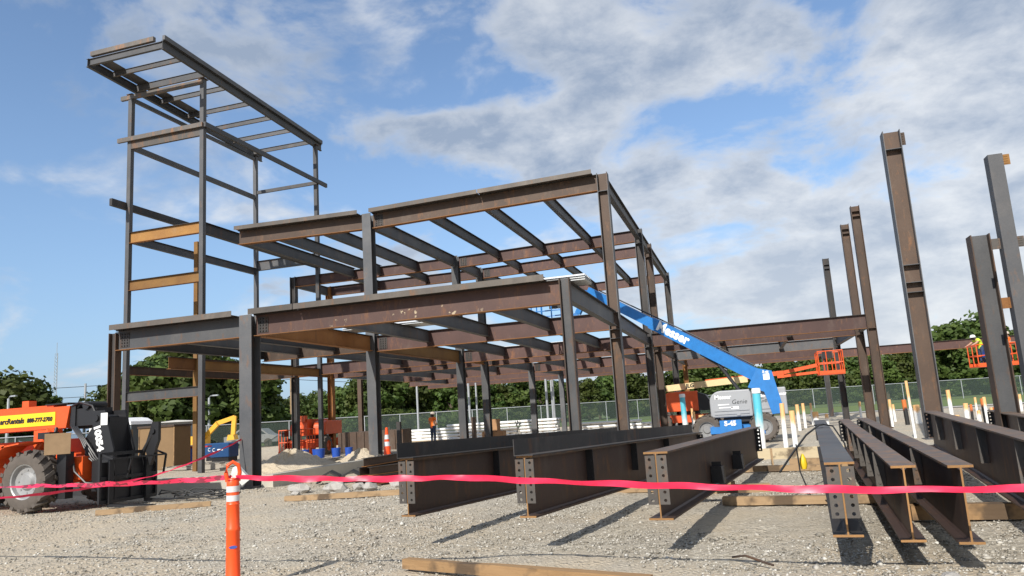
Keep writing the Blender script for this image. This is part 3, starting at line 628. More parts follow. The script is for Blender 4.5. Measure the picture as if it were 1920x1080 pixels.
# timbers
def timber(p, q, w, h, label, mt=WOOD, z=0, group='timbers on the gravel'):
    p = Vector((*p, z)); q = Vector((*q, z)); ln = (q-p).length; mb = MB(); k = 7
    rr = random.Random(int(abs(p.x*100)+abs(q.y*37)))
    ring = lambda t: [(t*ln, -w/2+rr.uniform(-.006,.006), rr.uniform(-.004,.004)), (t*ln, w/2+rr.uniform(-.006,.006), rr.uniform(-.004,.004)), (t*ln, w/2+rr.uniform(-.008,.004), h+rr.uniform(-.008,.004)), (t*ln, -w/2+rr.uniform(-.004,.008), h+rr.uniform(-.008,.004))]
    vs = sum([ring(i/k) for i in range(k+1)], [])
    fs = [(i*4+j, i*4+(j+1) % 4, i*4+4+(j+1) % 4, i*4+4+j) for i in range(k) for j in range(4)] + [(3,2,1,0), tuple(k*4+j for j in range(4))]
    mb.add(vs, fs); o = mb.build('timber', mt); o.location = p; o.rotation_euler.z = math.atan2(q.y-p.y, q.x-p.x); return tag(o, label, 'timber', group)
timber((-2.98, 6.24), (-.78, 5.50), .10, .085, 'dark-stained heavy timber lying at the bottom edge of the picture')
timber((-10.82, 10.6), (-9.22, 11.52), .09, .09, 'pale timber lying in front of the telehandler', WOODP)
timber((-7.95, 11.87), (-5.9, 12.33), .09, .09, 'pale timber on the gravel left of the first girder', WOODP)
timber((-3.0, 11.6), (-.3, 11.45), .10, .12, 'timber bearer crossing under the first three girders', WOODP)
timber((-.95, 10.2), (.15, 10.25), .14, .10, 'upper bearer of the stack beneath the bare-flange girder', WOODP, .10)
timber((-.42, 9.85), (2.1, 9.6), .14, .095, 'long timber bearer behind the pink tape at centre right', WOODP)
timber((-.4, 14.2), (1.6, 13.9), .10, .10, 'timber bearer by the far end of the bare-flange girder', WOODP)
timber((1.4, 8.4), (3.1, 8.3), .14, .14, 'dark timber bearer between the narrow pair and the deep girder', WOOD)
timber((-2.9, 15.8), (-.6, 15.7), .10, .12, 'timber bearer under the far end of the leftmost girder', WOODP)
timber((.6, 14.9), (2.3, 14.8), .12, .14, 'timber bearer under the far ends of the right girders', WOODP)
timber((2.2, 13.6), (4.6, 13.4), .12, .14, 'timber bearer under the far right girders', WOODP)
# concrete form and footing edges
mb = MB(); mb.box((0, 0, 0), (1.75, .06, .24)); o = mb.build('form_board', woodmat('form_ply', (.40, .32, .2), (.5, .42, .28))); o.location = (.02, 16.7, -.01); o.rotation_euler.z = -.05; tag(o, 'low plywood form board in front of the teal-topped pipe', 'form board')
mb = MB(); mb.box((-.02, -.02, 0), (.02, .02, .34)); o = mb.build('wooden_stake', WOODP); o.location = (.31, 14.9, 0); tag(o, 'short wooden stake in the gravel before the form board', 'stake')
def kerb(p, q, w, h, label):
    p = Vector((*p, 0)); q = Vector((*q, 0)); mb = MB(); ln = (q-p).length
    mb.box((0, -w/2, -.1), (ln, w/2, h)); o = mb.build('concrete_footing', CONC); o.location = p; o.rotation_euler.z = math.atan2(q.y-p.y, q.x-p.x); return tag(o, label, 'footing', 'concrete footing walls')
kerb((-19.6, 14.86), (-11.25, 14.86), .30, .30, 'low concrete footing wall left of the front column')
kerb((-10.5, 15.0), (-10.5, 20.0), .30, .26, 'low concrete footing wall right of the front column')

# ------------------------------------------------------------------ delineator post and barrier tape
DP = (-4.10, 5.39)
d_ = thing('delineator_post', 'orange plastic delineator post with two silver bands and a loop handle', 'post', (*DP, 0)); d_.scale = (1.08, 1.08, .95); d_.rotation_euler.z = R(65)
mb = MB(); mb.lathe([(0, 0), (.17, 0), (.18, .03), (.15, .06), (.06, .075), (.052, .10), (.049, .48), (.053, .49), (.053, .51), (.0485, .52), (.0465, .70), (.050, .71), (.046, .72), (.045, .865), (.046, .90), (.036, .925), (.0, .93)], (0, 0, 0), 24); mb.build('tube', DELI, d_, True)
mb = MB(); mb.tube([(-.034, .02, .90), (-.042, .026, .975), (-.034, .021, 1.035), (0, 0, 1.065), (.034, -.021, 1.035), (.042, -.026, .975), (.034, -.02, .90)], .0155, 10); mb.build('handle', DELI, d_, True)
for z in (.745, .80): pass
for z0, z1 in ((.735, .785), (.812, .862)):
    mb = MB(); mb.lathe([(.0475, z0), (.0475, z1)], (0, 0, 0), 24); mb.build('reflective_band', REFL, d_, True)
mb = MB(); mb.lathe([(.0, -.0), (.030, 0), (.030, .002), (0, .002)], (0, 0, 0), 14); lab = mb.build('maker_sticker', plain('blue_sticker', (.05, .09, .35), .5), d_)
lab.scale = (1, .42, 1); lab.rotation_euler = (R(90), 0, R(-28)); lab.location = (-.0241, -.0454, .36)
def tape(pts, w, label, twist=0, sag=0, n=40, seed=1, mt=None):
    rr = random.Random(seed); P = []
    for i in range(len(pts)-1):
        a, b = Vector(pts[i]), Vector(pts[i+1])
        for k in range(n):
            t = k/n; P.append(a+(b-a)*t - Vector((0,0,sag*4*t*(1-t))))
    P.append(Vector(pts[-1])); mb = MB(); vs = []
    for i, p in enumerate(P):
        d = (P[min(i+1, len(P)-1)]-P[max(i-1, 0)]).normalized(); s_ = d.cross(Vector((0,0,1))).normalized(); u = s_.cross(d)
        a = twist*(.35+.65*math.sin(i*.11+seed)) + .25*math.sin(i*.7+seed)
        dirv = u*math.cos(a) + s_*math.sin(a); ww = w*(.86+.14*math.sin(i*.37+seed*2))
        c = p + Vector((0,0,.004*math.sin(i*.9)))
        vs += [c-dirv*ww/2, c+s_*.006*math.sin(i*1.3), c+dirv*ww/2]
    fs = []
    for i in range(len(P)-1): fs += [(i*3, i*3+1, i*3+4, i*3+3), (i*3+1, i*3+2, i*3+5, i*3+4)]
    mb.add(vs, fs); o = mb.build('barrier_tape', mt or PINK, None, True); return tag(o, label, 'barrier tape', 'pink barrier tapes')
hx, hy = DP
tape([(hx+.03, hy, .885), (-2.25, 5.8, .78), (0.6, 5.5, .625), (3.6, 5.45, .59)], .052, 'pink tape running right from the post across all the girders', .25, .012, 40, 2)
tape([(hx-.03, hy, .885), (-6.5, 5.55, .88), (-9.5, 5.9, .865)], .045, 'upper pink tape running left from the post past the telehandler wheel', 1.1, .015, 40, 3, PINKP)
tape([(x1-.1, y0-.19, 1.08), (-11.1, 12.2, .52), (-11.5, 9.3, .46)], .05, 'slack red tape from the front column to the lower left, before the forks', 1.3, .05, 40, 4)
tape([(hx-.02, hy+.01, .90), (hx-.05, hy+.005, .87), (hx+.0, hy-.055, .86), (hx+.05, hy, .87), (hx+.03, hy+.01, .89)], .03, 'pink tape knotted round the top of the post', .8, .0, 8, 6)
# styrofoam pieces by the column foot
for k, (dx, a) in enumerate(((-.10, .5), (.22, -.6))):
    mb = MB(); mb.box((-.11, -.05, 0), (.11, .05, .34)); o = mb.build('foam_block', plain('white_foam', (.72, .76, .74), .8)); o.location = (x1+dx+.05, y0-.52, .17); o.rotation_euler = (.35, a, .2); tag(o, 'white foam block leaning at the front column foot, %s' % ('left piece' if k == 0 else 'right piece'), 'foam block', 'foam blocks')

# ------------------------------------------------------------------ telehandler (nose towards +X)
def wheel(parent, c, r, w_, name='wheel', lugs=18, rimm=RIM, tyrem=RUBBER, ax='y'):
    rt = bpy.data.objects.new(name, None); col.objects.link(rt); rt.parent = parent; rt.location = c
    if ax == 'x': rt.rotation_euler.z = R(90)
    mb = MB(); h = w_/2
    mb.lathe([(r*.56, -h*.9), (r*.80, -h), (r*.89, -h*.86), (r*.90, 0), (r*.89, h*.86), (r*.80, h), (r*.56, h*.9)], (0,0,0), 36, 0, 'y')
    for i in range(lugs):
        for s in (-1, 1):
            a = 2*math.pi*(i+(.5 if s > 0 else 0))/lugs
            ca, sa = math.cos(a), math.sin(a); ca2, sa2 = math.cos(a+.20), math.sin(a+.20); da = .085
            q = []
            for rr_ in (r*.87, r):
                for yy, aa in ((s*h*1.0, a), (s*h*1.0, a+da*1.6), (s*h*.02, a+.22+da*1.3), (s*h*.02, a+.22)):
                    k = rr_*(.955 if abs(yy) > h*.5 else 1); q.append((k*math.cos(aa), yy, k*math.sin(aa)))
            mb.add(q, ((3,2,1,0),(4,5,6,7),(0,1,5,4),(1,2,6,5),(2,3,7,6),(3,0,4,7)), 0)
    t_ = mb.build('tyre', tyrem, rt, True)
    mb = MB(); mb.lathe([(r*.57, -h*.88), (r*.52, -h*.80), (r*.49, -h*.45), (r*.30, -h*.38), (r*.22, -h*.62), (0, -h*.62)], (0,0,0), 28, 0, 'y'); mb.lathe([(r*.57, h*.88), (r*.5, h*.5), (0, h*.4)], (0,0,0), 28, 0, 'y')
    for i in range(8):
        a = 2*math.pi*i/8; mb.cyl((r*.36*math.cos(a), -h*.46, r*.36*math.sin(a)), (r*.36*math.cos(a), -h*.36, r*.36*math.sin(a)), r*.03, n=6)
    mb.build('rim', rimm, rt, True); return rt
TH = thing('telehandler', 'orange telehandler with black boom head and fork carriage, at left edge', 'telehandler', (-13.1, 12.15, 0)); TH.scale = (.89, .89, .89)
for wx in (0, -3.3):
    for wy in (-.95, 1.0): wheel(TH, (wx, wy, .655), .66, .44)
mb = MB(); mb.box((-4.6, -.62, .55), (.75, .62, 1.02)); mb.box((-4.3, -1.15, .95), (-.85, -.55, 1.42)); mb.box((-4.3, .5, .95), (-.2, 1.1, 1.5)); mb.box((.2, -.6, .62), (1.0, .6, 1.1)); mb.build('chassis', ORANGE, TH)
mb = MB()                                                          # fender arched over the wheel
pts = [(-.98, .98), (-.86, 1.22), (-.55, 1.42), (-.1, 1.47), (-.1, 1.44), (-.53, 1.39), (-.83, 1.19), (-.95, .98)]
mb.prism([(x, z) for x, z in pts], 'y', -1.2, -.62); mb.box((-1.6, -1.2, 1.38), (-.5, -.6, 1.45)); mb.build('fender', ORANGE, TH)
mb = MB(); mb.prism([(-.25, 1.74), (.18, 1.74), (.28, 2.22), (-5.2, 2.20), (-5.2, 1.70)], 'y', -.30, .24); mb.box((-4.4, -.2, 2.2), (-.3, .15, 2.27)); mb.box((-1.35, -.1, 2.27), (-1.15, .1, 2.42)); bo = mb.build('boom', ORANGE, TH)
mb = MB(); mb.box((-.5, -.24, 2.272), (.15, .18, 2.30)); mb.build('boom_grille', BLACKP, bo)
mb = MB(); mb.box((-5.0, -.312, 1.82), (-.12, -.302, 2.11)); lb = mb.build('rental_label', YELL, bo)
text('arcRentals', .17, frame4((-1.02, -.318, 1.965), (1,0,0), (0,0,1)), BLACKP, 'lettering', lb, .007, .15, .002, 'RIGHT')
text('888-777-2700', .13, frame4((-.20, -.318, 1.955), (1,0,0), (0,0,1)), BLACKP, 'lettering', lb, .007, .15, .002, 'RIGHT')
mb = MB(); mb.box((.24, -.25, 1.76), (.98, .19, 2.14)); mb.box((.3, -.28, 1.70), (.42, .22, 2.2)); mb.cyl((.72, -.3, 2.2), (.72, .22, 2.2), .09, n=14); mb.cyl((.42, -.24, 2.22), (.42, .16, 2.22), .06, n=12); mb.tube([(.3, -.27, 2.2), (.55, -.29, 2.28), (.9, -.29, 2.18), (1.05, -.28, 1.9)], .025); mb.build('inner_boom', BLACKP, TH)
mb = MB()
for yy in (-.36, .20): mb.prism([(.95, 2.06), (1.32, 2.06), (1.42, 1.7), (1.58, 1.2), (1.55, .88), (1.02, .86), (.80, 1.12), (.82, 1.5), (1.0, 1.72)], 'y', yy, yy+.05)
mb.cyl((1.1, -.4, 1.9), (1.1, .3, 1.9), .07); mb.box((.95, -.3, 1.0), (1.4, .2, 1.9)); hd = mb.build('boom_head', BLACKP, TH)
text('10054', .23, frame4((1.17, -.368, 1.47), (.22, 0, -1), (1, 0, .22)), WHITE, 'lettering', hd, .014, 0, .002)
mb = MB(); mb.box((1.22, -.367, 1.74), (1.40, -.361, 2.0)); mb.build('warning_decal', WHITE, hd)
mb = MB(); mb.prism([(1.75, 1.2), (1.95, 1.75), (2.12, 1.75), (2.12, 1.35), (1.9, .8)], 'y', .34, .42); mb.cyl((1.98, .3, 1.55), (1.98, .46, 1.55), .06); mb.cyl((1.6, .3, .9), (1.98, .38, 1.55), .04); mb.build('tilt_link', BLACKP, TH)
mb = MB()                                                          # fork carriage
for z in (.14, .62, 1.12): mb.bar((1.72, -.85, z), (1.72, .72, z), .06, .07)
for yy in (-.85, -.45, 0, .35, .72): mb.bar((1.72, yy, .12), (1.72, yy, 1.14), .05, .05)
mb.bar((2.02, -.80, 1.02), (2.02, .70, 1.02), .035); mb.bar((1.72, -.82, 1.12), (2.02, -.80, 1.02), .035); mb.bar((1.72, .72, 1.12), (2.02, .70, 1.02), .035); mb.bar((2.02, .70, 1.02), (1.95, .70, .6), .035); mb.bar((2.02, -.3, 1.02), (1.9, -.3, .6), .03)
mb.cyl((1.62, -.7, .62), (1.62, .6, .62), .05); mb.box((1.45, -.6, .2), (1.70, .5, 1.0)); mb.box((1.66, -.82, .16), (1.69, .70, .95)); mb.box((1.1, -.45, .35), (1.5, .35, 1.0)); mb.build('fork_carriage', BLACKP, TH)
for yy in (-.62, .40):
    mb = MB(); mb.box((1.755, yy-.06, .08), (1.81, yy+.06, 1.0)); mb.prism([(1.755, .03), (2.9, .045), (2.9, .06), (1.81, .09), (1.755, .09)], 'y', yy-.06, yy+.06); mb.build('fork', BLACKP, TH)
for s in (-1, 1):                                                  # folded stabilisers with square pads
    mb = MB(); mb.box((.60, s*.78-.10, .25), (.85, s*.78+.10, 1.22)); mb.box((.3, s*.7-.06, .4), (.7, s*.7+.06, .62)); st = mb.build('stabiliser', BLACKP, TH)
    mb = MB(); mm = Matrix.Translation((.74, s*1.0, 1.40)) @ Matrix.Rotation(R(-42*s), 4, 'Z'); mb.box((-.24, -.02, -.22), (.24, .02, .22), 0, mm); mb.build('stabiliser_pad', MATS.get('rusty_pad') or plain('rusty_pad', (.27, .18, .10), .85, 0, .3, 6), st)
mb = MB(); mb.cyl((.2, -.66, .9), (.2, -.62, 1.45), .075); mb.cyl((.2, -.62, 1.45), (.14, -.5, 1.75), .035); mb.box((-.1, -.75, 1.52), (.22, -.5, 1.66)); mb.build('lift_cylinder', BLACKP, TH)
mb = MB()
for k in range(4): mb.tube([(.35+.05*k, -.30, 1.75), (.75+.06*k, -.42-.02*k, 1.45), (1.0+.07*k, -.44, 1.05), (1.4+.05*k, -.40, .75), (1.62, -.3+.1*k, .68)], .018, 6)
mb.tube([(.75, -.62, 1.1), (.95, -.75, .8), (1.2, -.7, .55), (1.5, -.6, .5)], .022, 6); mb.build('hydraulic_hose', BLACKP, TH, True)
mb = MB(); mb.cyl((-.35, -.55, 1.2), (.0, -.5, 1.7), .10, mi=0); mb.box((-.5, -.5, 1.3), (.1, -.3, 1.72)); mb.build('boom_pivot', ORANGE, TH)
mb = MB(); mb.prism([(-5.4, 1.4), (-3.9, 1.4), (-3.8, 2.0), (-4.1, 2.6), (-5.3, 2.6)], 'y', .35, 1.15); mb.build('cab', GLASS, TH)

# ------------------------------------------------------------------ blue boom lift
def basket(parent, o, w_, d_y, h, mt, name='basket', rz=0, floor=None):
    rt = bpy.data.objects.new(name, None); col.objects.link(rt); rt.parent = parent; rt.location = o; rt.rotation_euler.z = rz
    mb = MB(); r_ = .024
    for z in (h*.5, h): mb.tube([(-w_/2, -d_y/2, z), (w_/2, -d_y/2, z), (w_/2, d_y/2, z), (-w_/2, d_y/2, z), (-w_/2, -d_y/2, z)], r_)
    for x in (-w_/2, -w_/6, w_/6, w_/2):
        for y in (-d_y/2, d_y/2): mb.cyl((x, y, 0), (x, y, h), r_, n=6)
    for s in (-1, 1): mb.cyl((s*w_/2, 0, 0), (s*w_/2, 0, h), r_, n=6)
    mb.build('guard_rail', mt, rt)
    mb = MB(); mb.box((-w_/2-.02, -d_y/2-.02, -.02), (w_/2+.02, d_y/2+.02, .02)); mb.box((-w_/2-.02, -d_y/2-.03, .02), (w_/2+.02, -d_y/2-.015, .16)); mb.box((-w_/2-.02, d_y/2+.015, .02), (w_/2+.02, d_y/2+.03, .16)); mb.build('platform', floor or mt, rt)
    mb = MB(); mb.box((-.22, d_y/2-.16, h-.28), (.22, d_y/2-.03, h+.02)); mb.build('control_box', BLACKP, rt); return rt
def boom(parent, p, q, w_, h, mt, name='boom'):
    p = Vector(p); q = Vector(q); mb = MB(); mb.bar(p, q, w_, h); return mb.build(name, mt, parent)
S4 = thing('boom_lift', 'blue and grey boom lift with raised lettered boom behind the girders', 'boom lift', (0, 25, 0))
for wx in (-1.25, .38):
    for wy in (-1.25, 1.15): wheel(S4, (wx, wy, .43), .43, .33, lugs=14, rimm=plain('dusty_rim', (.2, .2, .2), .7))
mb = MB(); mb.box((-1.1, -1.35, .24), (.4, 1.3, .52)); mb.box((-.86, -1.62, .28), (-.24, -1.30, .68)); mb.box((-1.15, -1.5, .3), (-.86, -1.3, .5)); ch = mb.build('chassis', BLUE, S4)
text('S-45', .19, frame4((-.56, -1.632, .585), (1,0,0), (0,0,1)), WHITE, 'lettering', ch, .008, 0, .003)
mb = MB(); mb.cyl((-.2, 0, .5), (-.2, 0, .74), .55, n=24); mb.box((-.75, -.7, .6), (.7, .7, .75)); mb.build('turntable', BLACKP, S4)
def cowl(xa, xb, ya, yb, z0, z1, parent, mt, rl=.35, name='cowl'):
    mb = MB(); n = 6
    poly = [(xa, z0+.05), (xa+.05, z0), (xb, z0), (xb, z1)] + [(xa+rl-rl*math.sin(i/n*math.pi/2), z1-rl*.9+rl*.9*math.cos(i/n*math.pi/2)) for i in range(n+1)]
    mb.prism(poly, 'y', ya, yb); o = mb.build(name, mt, parent); bv = o.modifiers.new('b', 'BEVEL'); bv.width = .04; bv.segments = 2; bv.limit_method = 'ANGLE'; return o
cw = cowl(-1.12, .12, -.85, -.2, .75, 1.56, S4, GREYP); cowl(.13, 1.12, -.85, -.2, .75, 1.56, S4, GREYP, .12); cowl(-1.1, 1.1, .25, .9, .75, 1.5, S4, GREYP)
mb = MB()
for xa_, xb_ in ((-1.0, .02), (.22, 1.02)):
    for z in (.84, .94): mb.box((xa_, -.872, z), (xb_, -.851, z+.045))
mb.box((-.35, -.875, .79), (-.25, -.855, .87)); mb.build('cowl_ribs', GREYP, cw)
for sx, px in (('Messer', -.72), ('Messer', .42), ('Messer', .95)): text(sx, .17 if px < .9 else .12, frame4((px, -.858, 1.36), (1,0,0), (0,0,1)), WHITE, 'lettering', cw, .006, 0, .002)
for px in (-.25, .55): text('Genie', .19, frame4((px, -.857, 1.20), (1,0,0), (0,0,1)), BLACKP, 'lettering', cw, -.002, .2, .002)
mb = MB(); mb.box((-.88, -.86, 1.12), (-.55, -.854, 1.15)); mb.box((-.86, -.86, 1.03), (-.45, -.854, 1.06)); mb.box((-.5, -.86, .99), (-.28, -.854, 1.07)); mb.build('small_decal', WHITE, cw)
mb = MB(); mb.prism([(.36, 2.16), (.78, 2.06), (1.02, .80), (.66, .78), (.50, 1.45), (.05, 1.62)], 'y', -1.02, -.90); mb.prism([(.36, 2.16), (.78, 2.06), (1.0, .80), (.66, .78), (.50, 1.45), (.05, 1.62)], 'y', -.18, -.10); mb.box((.4, -.9, 1.62), (.72, -.18, 2.0)); rs = mb.build('riser', BLUE, S4)
mb = MB(); mb.box((.52, -1.027, 1.80), (.70, -1.021, 1.98)); mb.build('warning_decal', WHITE, rs); text('S-45', .10, frame4((.60, -1.027, 2.03), (1,0,-.2), (0,0,1)), WHITE, 'lettering', rs, .004, 0, .002)
B0 = Vector((.52, -.50, 1.86)); B1 = Vector((-5.02, 1.3, 5.42)); bd = (B1-B0).normalized()
bm1 = boom(S4, B0-bd*.1, B0+(B1-B0)*.60, .26, .38, BLUE); boom(S4, B0+(B1-B0)*.55, B0+(B1-B0)*.82, .21, .31, BLUE, 'inner_boom'); boom(S4, B0+(B1-B0)*.8, B1, .17, .30, BLUE, 'inner_boom')
up_ = Vector((0,0,1)); nb = (up_ - bd*up_.dot(bd)).normalized(); sd = bd.cross(nb)
if sd.y > 0: sd = -sd
text('Messer', .42, frame4(B0+(B1-B0)*.47+sd*.133+nb*.02, -bd, nb), WHITE, 'lettering', bm1, .016, 0, .003)
mb = MB(); mb.tube([B0+bd*.4+nb*.24, B0+bd*3+nb*.25, B1-bd*.4+nb*.20], .025); mb.build('hose_track', BLACKP, bm1)
mb = MB(); mb.cyl((-.15, -.5, 1.45), B0+bd*1.5-nb*.2, .055, n=10); mb.cyl(B0+bd*1.1-nb*.28, B0+bd*2.1-nb*.2, .04, n=10); mb.build('lift_cylinder', BLACKP, S4)
mb = MB(); mb.bar(B1, B1+Vector((-.45, .1, -.75)), .14, .2); mb.bar(B1+Vector((-.1, 0, -.1)), B1+Vector((-.75, .1, -.25)), .10, .16); mb.bar(B1+Vector((-.45, .1, -.75)), B1+Vector((-.9, .1, -.95)), .1, .14); mb.box(B1+Vector((-1.0, -.2, -.45)), B1+Vector((-.6, .2, -.15))); mb.build('jib', BLUE, S4)
basket(S4, B1+Vector((-1.45, .2, -1.15)), 1.1, 1.5, 1.05, BLUE, floor=BLUE)

# ------------------------------------------------------------------ orange boom lifts behind the frame
def orange_lift(loc, rz, label, w_=2.0):
    t_ = thing('boom_lift', label, 'boom lift', loc, rz)
    for wx in (-1.2, 1.2):
        for wy in (-.95, .95): wheel(t_, (wx, wy, .42), .42, .32, lugs=12, rimm=plain('orange_rim', (.6, .1, .02), .5))
    mb = MB(); mb.box((-1.4, -.7, .35), (1.4, .7, .72)); mb.build('chassis', ORANGE, t_)
    mb = MB(); mb.cyl((0, 0, .7), (0, 0, .88), .5, n=20); mb.build('turntable', BLACKP, t_)
    return t_
J1 = orange_lift((-2.75, 38.2, 0), 0, 'orange boom lift with cream boom, parked behind the blue one')
cowl(-1.05, .5, -1.0, -.45, .88, 1.82, J1, ORANGE, .25); c2 = cowl(-1.05, .5, .35, .95, .88, 1.75, J1, ORANGE, .25)
mb = MB(); mb.prism([(.5, .88), (1.15, .88), (1.05, 1.3), (.85, 1.62), (.5, 1.75)], 'y', -.95, .9); mb.build('counterweight', BLACKP, J1)
b1 = boom(J1, (-1.0, -.25, 2.02), (2.85, -.25, 2.22), .26, .30, CREAM); text('JLG', .26, frame4((.15, -.385, 2.08), (1,0,.05), (0,0,1)), BLACKP, 'lettering', b1, .012, .1, .003)
mb = MB(); mb.box((-.1, -.39, 1.95), (.4, -.1, 2.3)); boom(J1, (.9, -.25, 2.22), (4.4, -.3, 2.38), .20, .2, ORANGE, 'inner_boom')
mb = MB(); mb.bar((4.4, -.3, 2.38), (6.0, -.4, 2.62), .12, .16); mb.bar((4.4, -.3, 2.22), (6.0, -.4, 2.30), .10, .12); mb.box((4.2, -.42, 2.15), (4.5, -.18, 2.48)); mb.build('jib', ORANGE, J1)
basket(J1, (6.55, -.4, 2.15), 1.05, 1.4, 1.05, ORANGE)
J2 = orange_lift((15.2, 41.2, 0), R(8), 'orange boom lift at far right, carrying the two workers')
boom(J2, (-.6, 0, 1.9), (.9, 0, 1.3), .28, .32, ORANGE); mb = MB(); mb.bar((-.6, 0, 2.05), (-3.1, -.45, 2.66), .16, .2); mb.bar((-.6, 0, 1.85), (-3.1, -.45, 2.34), .12, .14); mb.build('jib', ORANGE, J2)
cowl(-.9, .9, -.95, -.35, .88, 1.7, J2, ORANGE)
bk = basket(J2, (-4.15, -.55, 2.06), 1.9, .95, 1.0, ORANGE)
mb = MB(); mb.box((-.55, -.30, .42), (.05, -.05, .68)); mb.box((-.5, -.32, .685), (0, -.07, .78)); mb.build('tool_box', BLUEB, bk)
J3 = orange_lift((-19.2, 31.3, 0), R(97), 'orange boom lift seen end-on between the inner columns')
cowl(-1.0, .9, .25, .85, .9, 1.52, J3, ORANGE); cowl(-1.0, .9, -.85, -.25, .9, 1.52, J3, ORANGE)
mb = MB(); mb.box((-1.35, -.14, .9), (1.0, .14, 1.62)); mb.box((-1.5, -.1, 1.5), (-1.2, .1, 1.78)); mb.build('boom', ORANGE, J3)
mb = MB(); mb.box((-1.6, -.75, .02), (-1.35, .75, .20)); mb.build('bumper', ORANGE, J3)
basket(J3, (-1.95, .05, .14), .8, 1.3, 1.05, ORANGE)

# ------------------------------------------------------------------ people
def person(label, loc, rz, pose, shirt, helmet, trousers=DENIM, h=1.72, hair=True):
    """one skinned figure; joints in metres for a 1.75 m body, facing -Y"""
    J = dict(pel=(0,0,.95), wai=(0,.0,1.10), che=(0,.01,1.32), nk=(0,.0,1.50), hd=(0,-.01,1.60), top=(0,-.01,1.72),
             ls=(.19,.01,1.43), le=(.24,.02,1.15), lw=(.22,-.10,.93), lh=(.21,-.14,.84), rs=(-.19,.01,1.43), re=(-.24,.02,1.15), rw=(-.22,-.10,.93), rh=(-.21,-.14,.84),
             lhip=(.10,0,.90), lk=(.11,-.02,.50), la=(.11,.02,.09), lt=(.12,-.14,.04), rhip=(-.10,0,.90), rk=(-.11,-.02,.50), ra=(-.11,.02,.09), rt=(-.12,-.14,.04))
    J.update(pose); rad = dict(pel=.145, wai=.135, che=.155, nk=.06, hd=.095, top=.07, ls=.075, le=.052, lw=.036, lh=.034, rs=.075, re=.052, rw=.036, rh=.034, lhip=.10, lk=.068, la=.045, lt=.04, rhip=.10, rk=.068, ra=.045, rt=.04)
    E = [('pel','wai'),('wai','che'),('che','nk'),('nk','hd'),('hd','top'),('che','ls'),('ls','le'),('le','lw'),('lw','lh'),('che','rs'),('rs','re'),('re','rw'),('rw','rh'),('pel','lhip'),('lhip','lk'),('lk','la'),('la','lt'),('pel','rhip'),('rhip','rk'),('rk','ra'),('ra','rt')]
    ks = list(J); me = bpy.data.meshes.new('p'); me.from_pydata([J[k] for k in ks], [(ks.index(a), ks.index(b)) for a, b in E], [])
    tmp = bpy.data.objects.new('tmp', me); col.objects.link(tmp)
    md = tmp.modifiers.new('s', 'SKIN'); md.use_smooth_shade = True
    for i, k in enumerate(ks): me.skin_vertices[0].data[i].radius = (rad[k], rad[k]*(.78 if k in ('pel','wai','che') else 1))
    me.skin_vertices[0].data[ks.index('pel')].use_root = True
    sb = tmp.modifiers.new('d', 'SUBSURF'); sb.levels = 2; sb.render_levels = 2
    bpy.context.view_layer.update()
    m2 = bpy.data.meshes.new_from_object(tmp.evaluated_get(bpy.context.evaluated_depsgraph_get())); bpy.data.objects.remove(tmp)
    m2.materials.clear()
    for mt in (SKIN, shirt, trousers): m2.materials.append(mt)
    V3 = {k: Vector(v) for k, v in J.items()}
    def near(c, names): return min((c-V3[n]).length for n in names)
    for p_ in m2.polygons:
        c = p_.center
        dt = near(c, ('pel','wai','che','ls','rs')); dm = near(c, ('lw','rw','lh','rh','le','re')); dl = near(c, ('lk','rk','la','ra','lt','rt','lhip','rhip')); dh = near(c, ('hd','top'))
        k = min((dt, 1), (dm-.02, 0), (dl, 2), (dh-.03, 0))[1]
        if k == 1 and c.z < V3['pel'].z-.06: k = 2
        p_.material_index = k
    b_ = bpy.data.objects.new('person', m2); col.objects.link(b_); b_.scale = (h/1.75,)*3; b_.location = loc; b_.rotation_euler.z = rz; tag(b_, label, 'person')
    hd = V3['hd']; mb = MB(); mb.lathe([(.155, .02), (.13, .035), (.125, .09), (.09, .145), (0, .165)], (hd.x, hd.y-.01, hd.z), 16); mb.build('hard_hat', helmet, b_, True)
    mb = MB(); mb.lathe([(.0, -.12), (.07, -.11), (.108, -.02), (.106, .05)], (hd.x, hd.y+.03, hd.z), 12); mb.build('hair', HAIR, b_, True)
    mb = MB(); mb.box((hd.x-.05, hd.y-.115, hd.z-.005), (hd.x-.02, hd.y-.10, hd.z+.012)); mb.box((hd.x+.02, hd.y-.115, hd.z-.005), (hd.x+.05, hd.y-.10, hd.z+.012)); mb.build('eyes', HAIR, b_)
    for s, k in ((1, 'lh'), (-1, 'rh')):                           # five fingers on each hand
        hp = V3[k]; dr = (V3[k]-V3[k[0]+'w']).normalized(); mb = MB()
        for i in range(4): q = hp + Vector((0, .024-.016*i, 0)); mb.tube([q, q+dr*.045, q+dr*.075+Vector((0,-.02,0))], [.010, .009, .007], 6)
        mb.tube([hp-dr*.02+Vector((0,-.03,0)), hp+dr*.02+Vector((0,-.055,0)), hp+dr*.045+Vector((0,-.06,0))], [.011, .010, .008], 6); mb.build('fingers', SKIN, b_, True)
    return b_
HELM_C = plain('camouflage_helmet', (.45, .38, .32), .5, 0, .6, 14)
person('person in an orange shirt, jeans and patterned hard hat standing with back turned', (-15.4, 36.0, -.02), R(160), dict(lh=(.05,-.24,1.12), lw=(.12,-.20,1.08), rh=(-.05,-.24,1.10), rw=(-.12,-.20,1.06)), SHIRT_O, HELM_C, h=1.66)
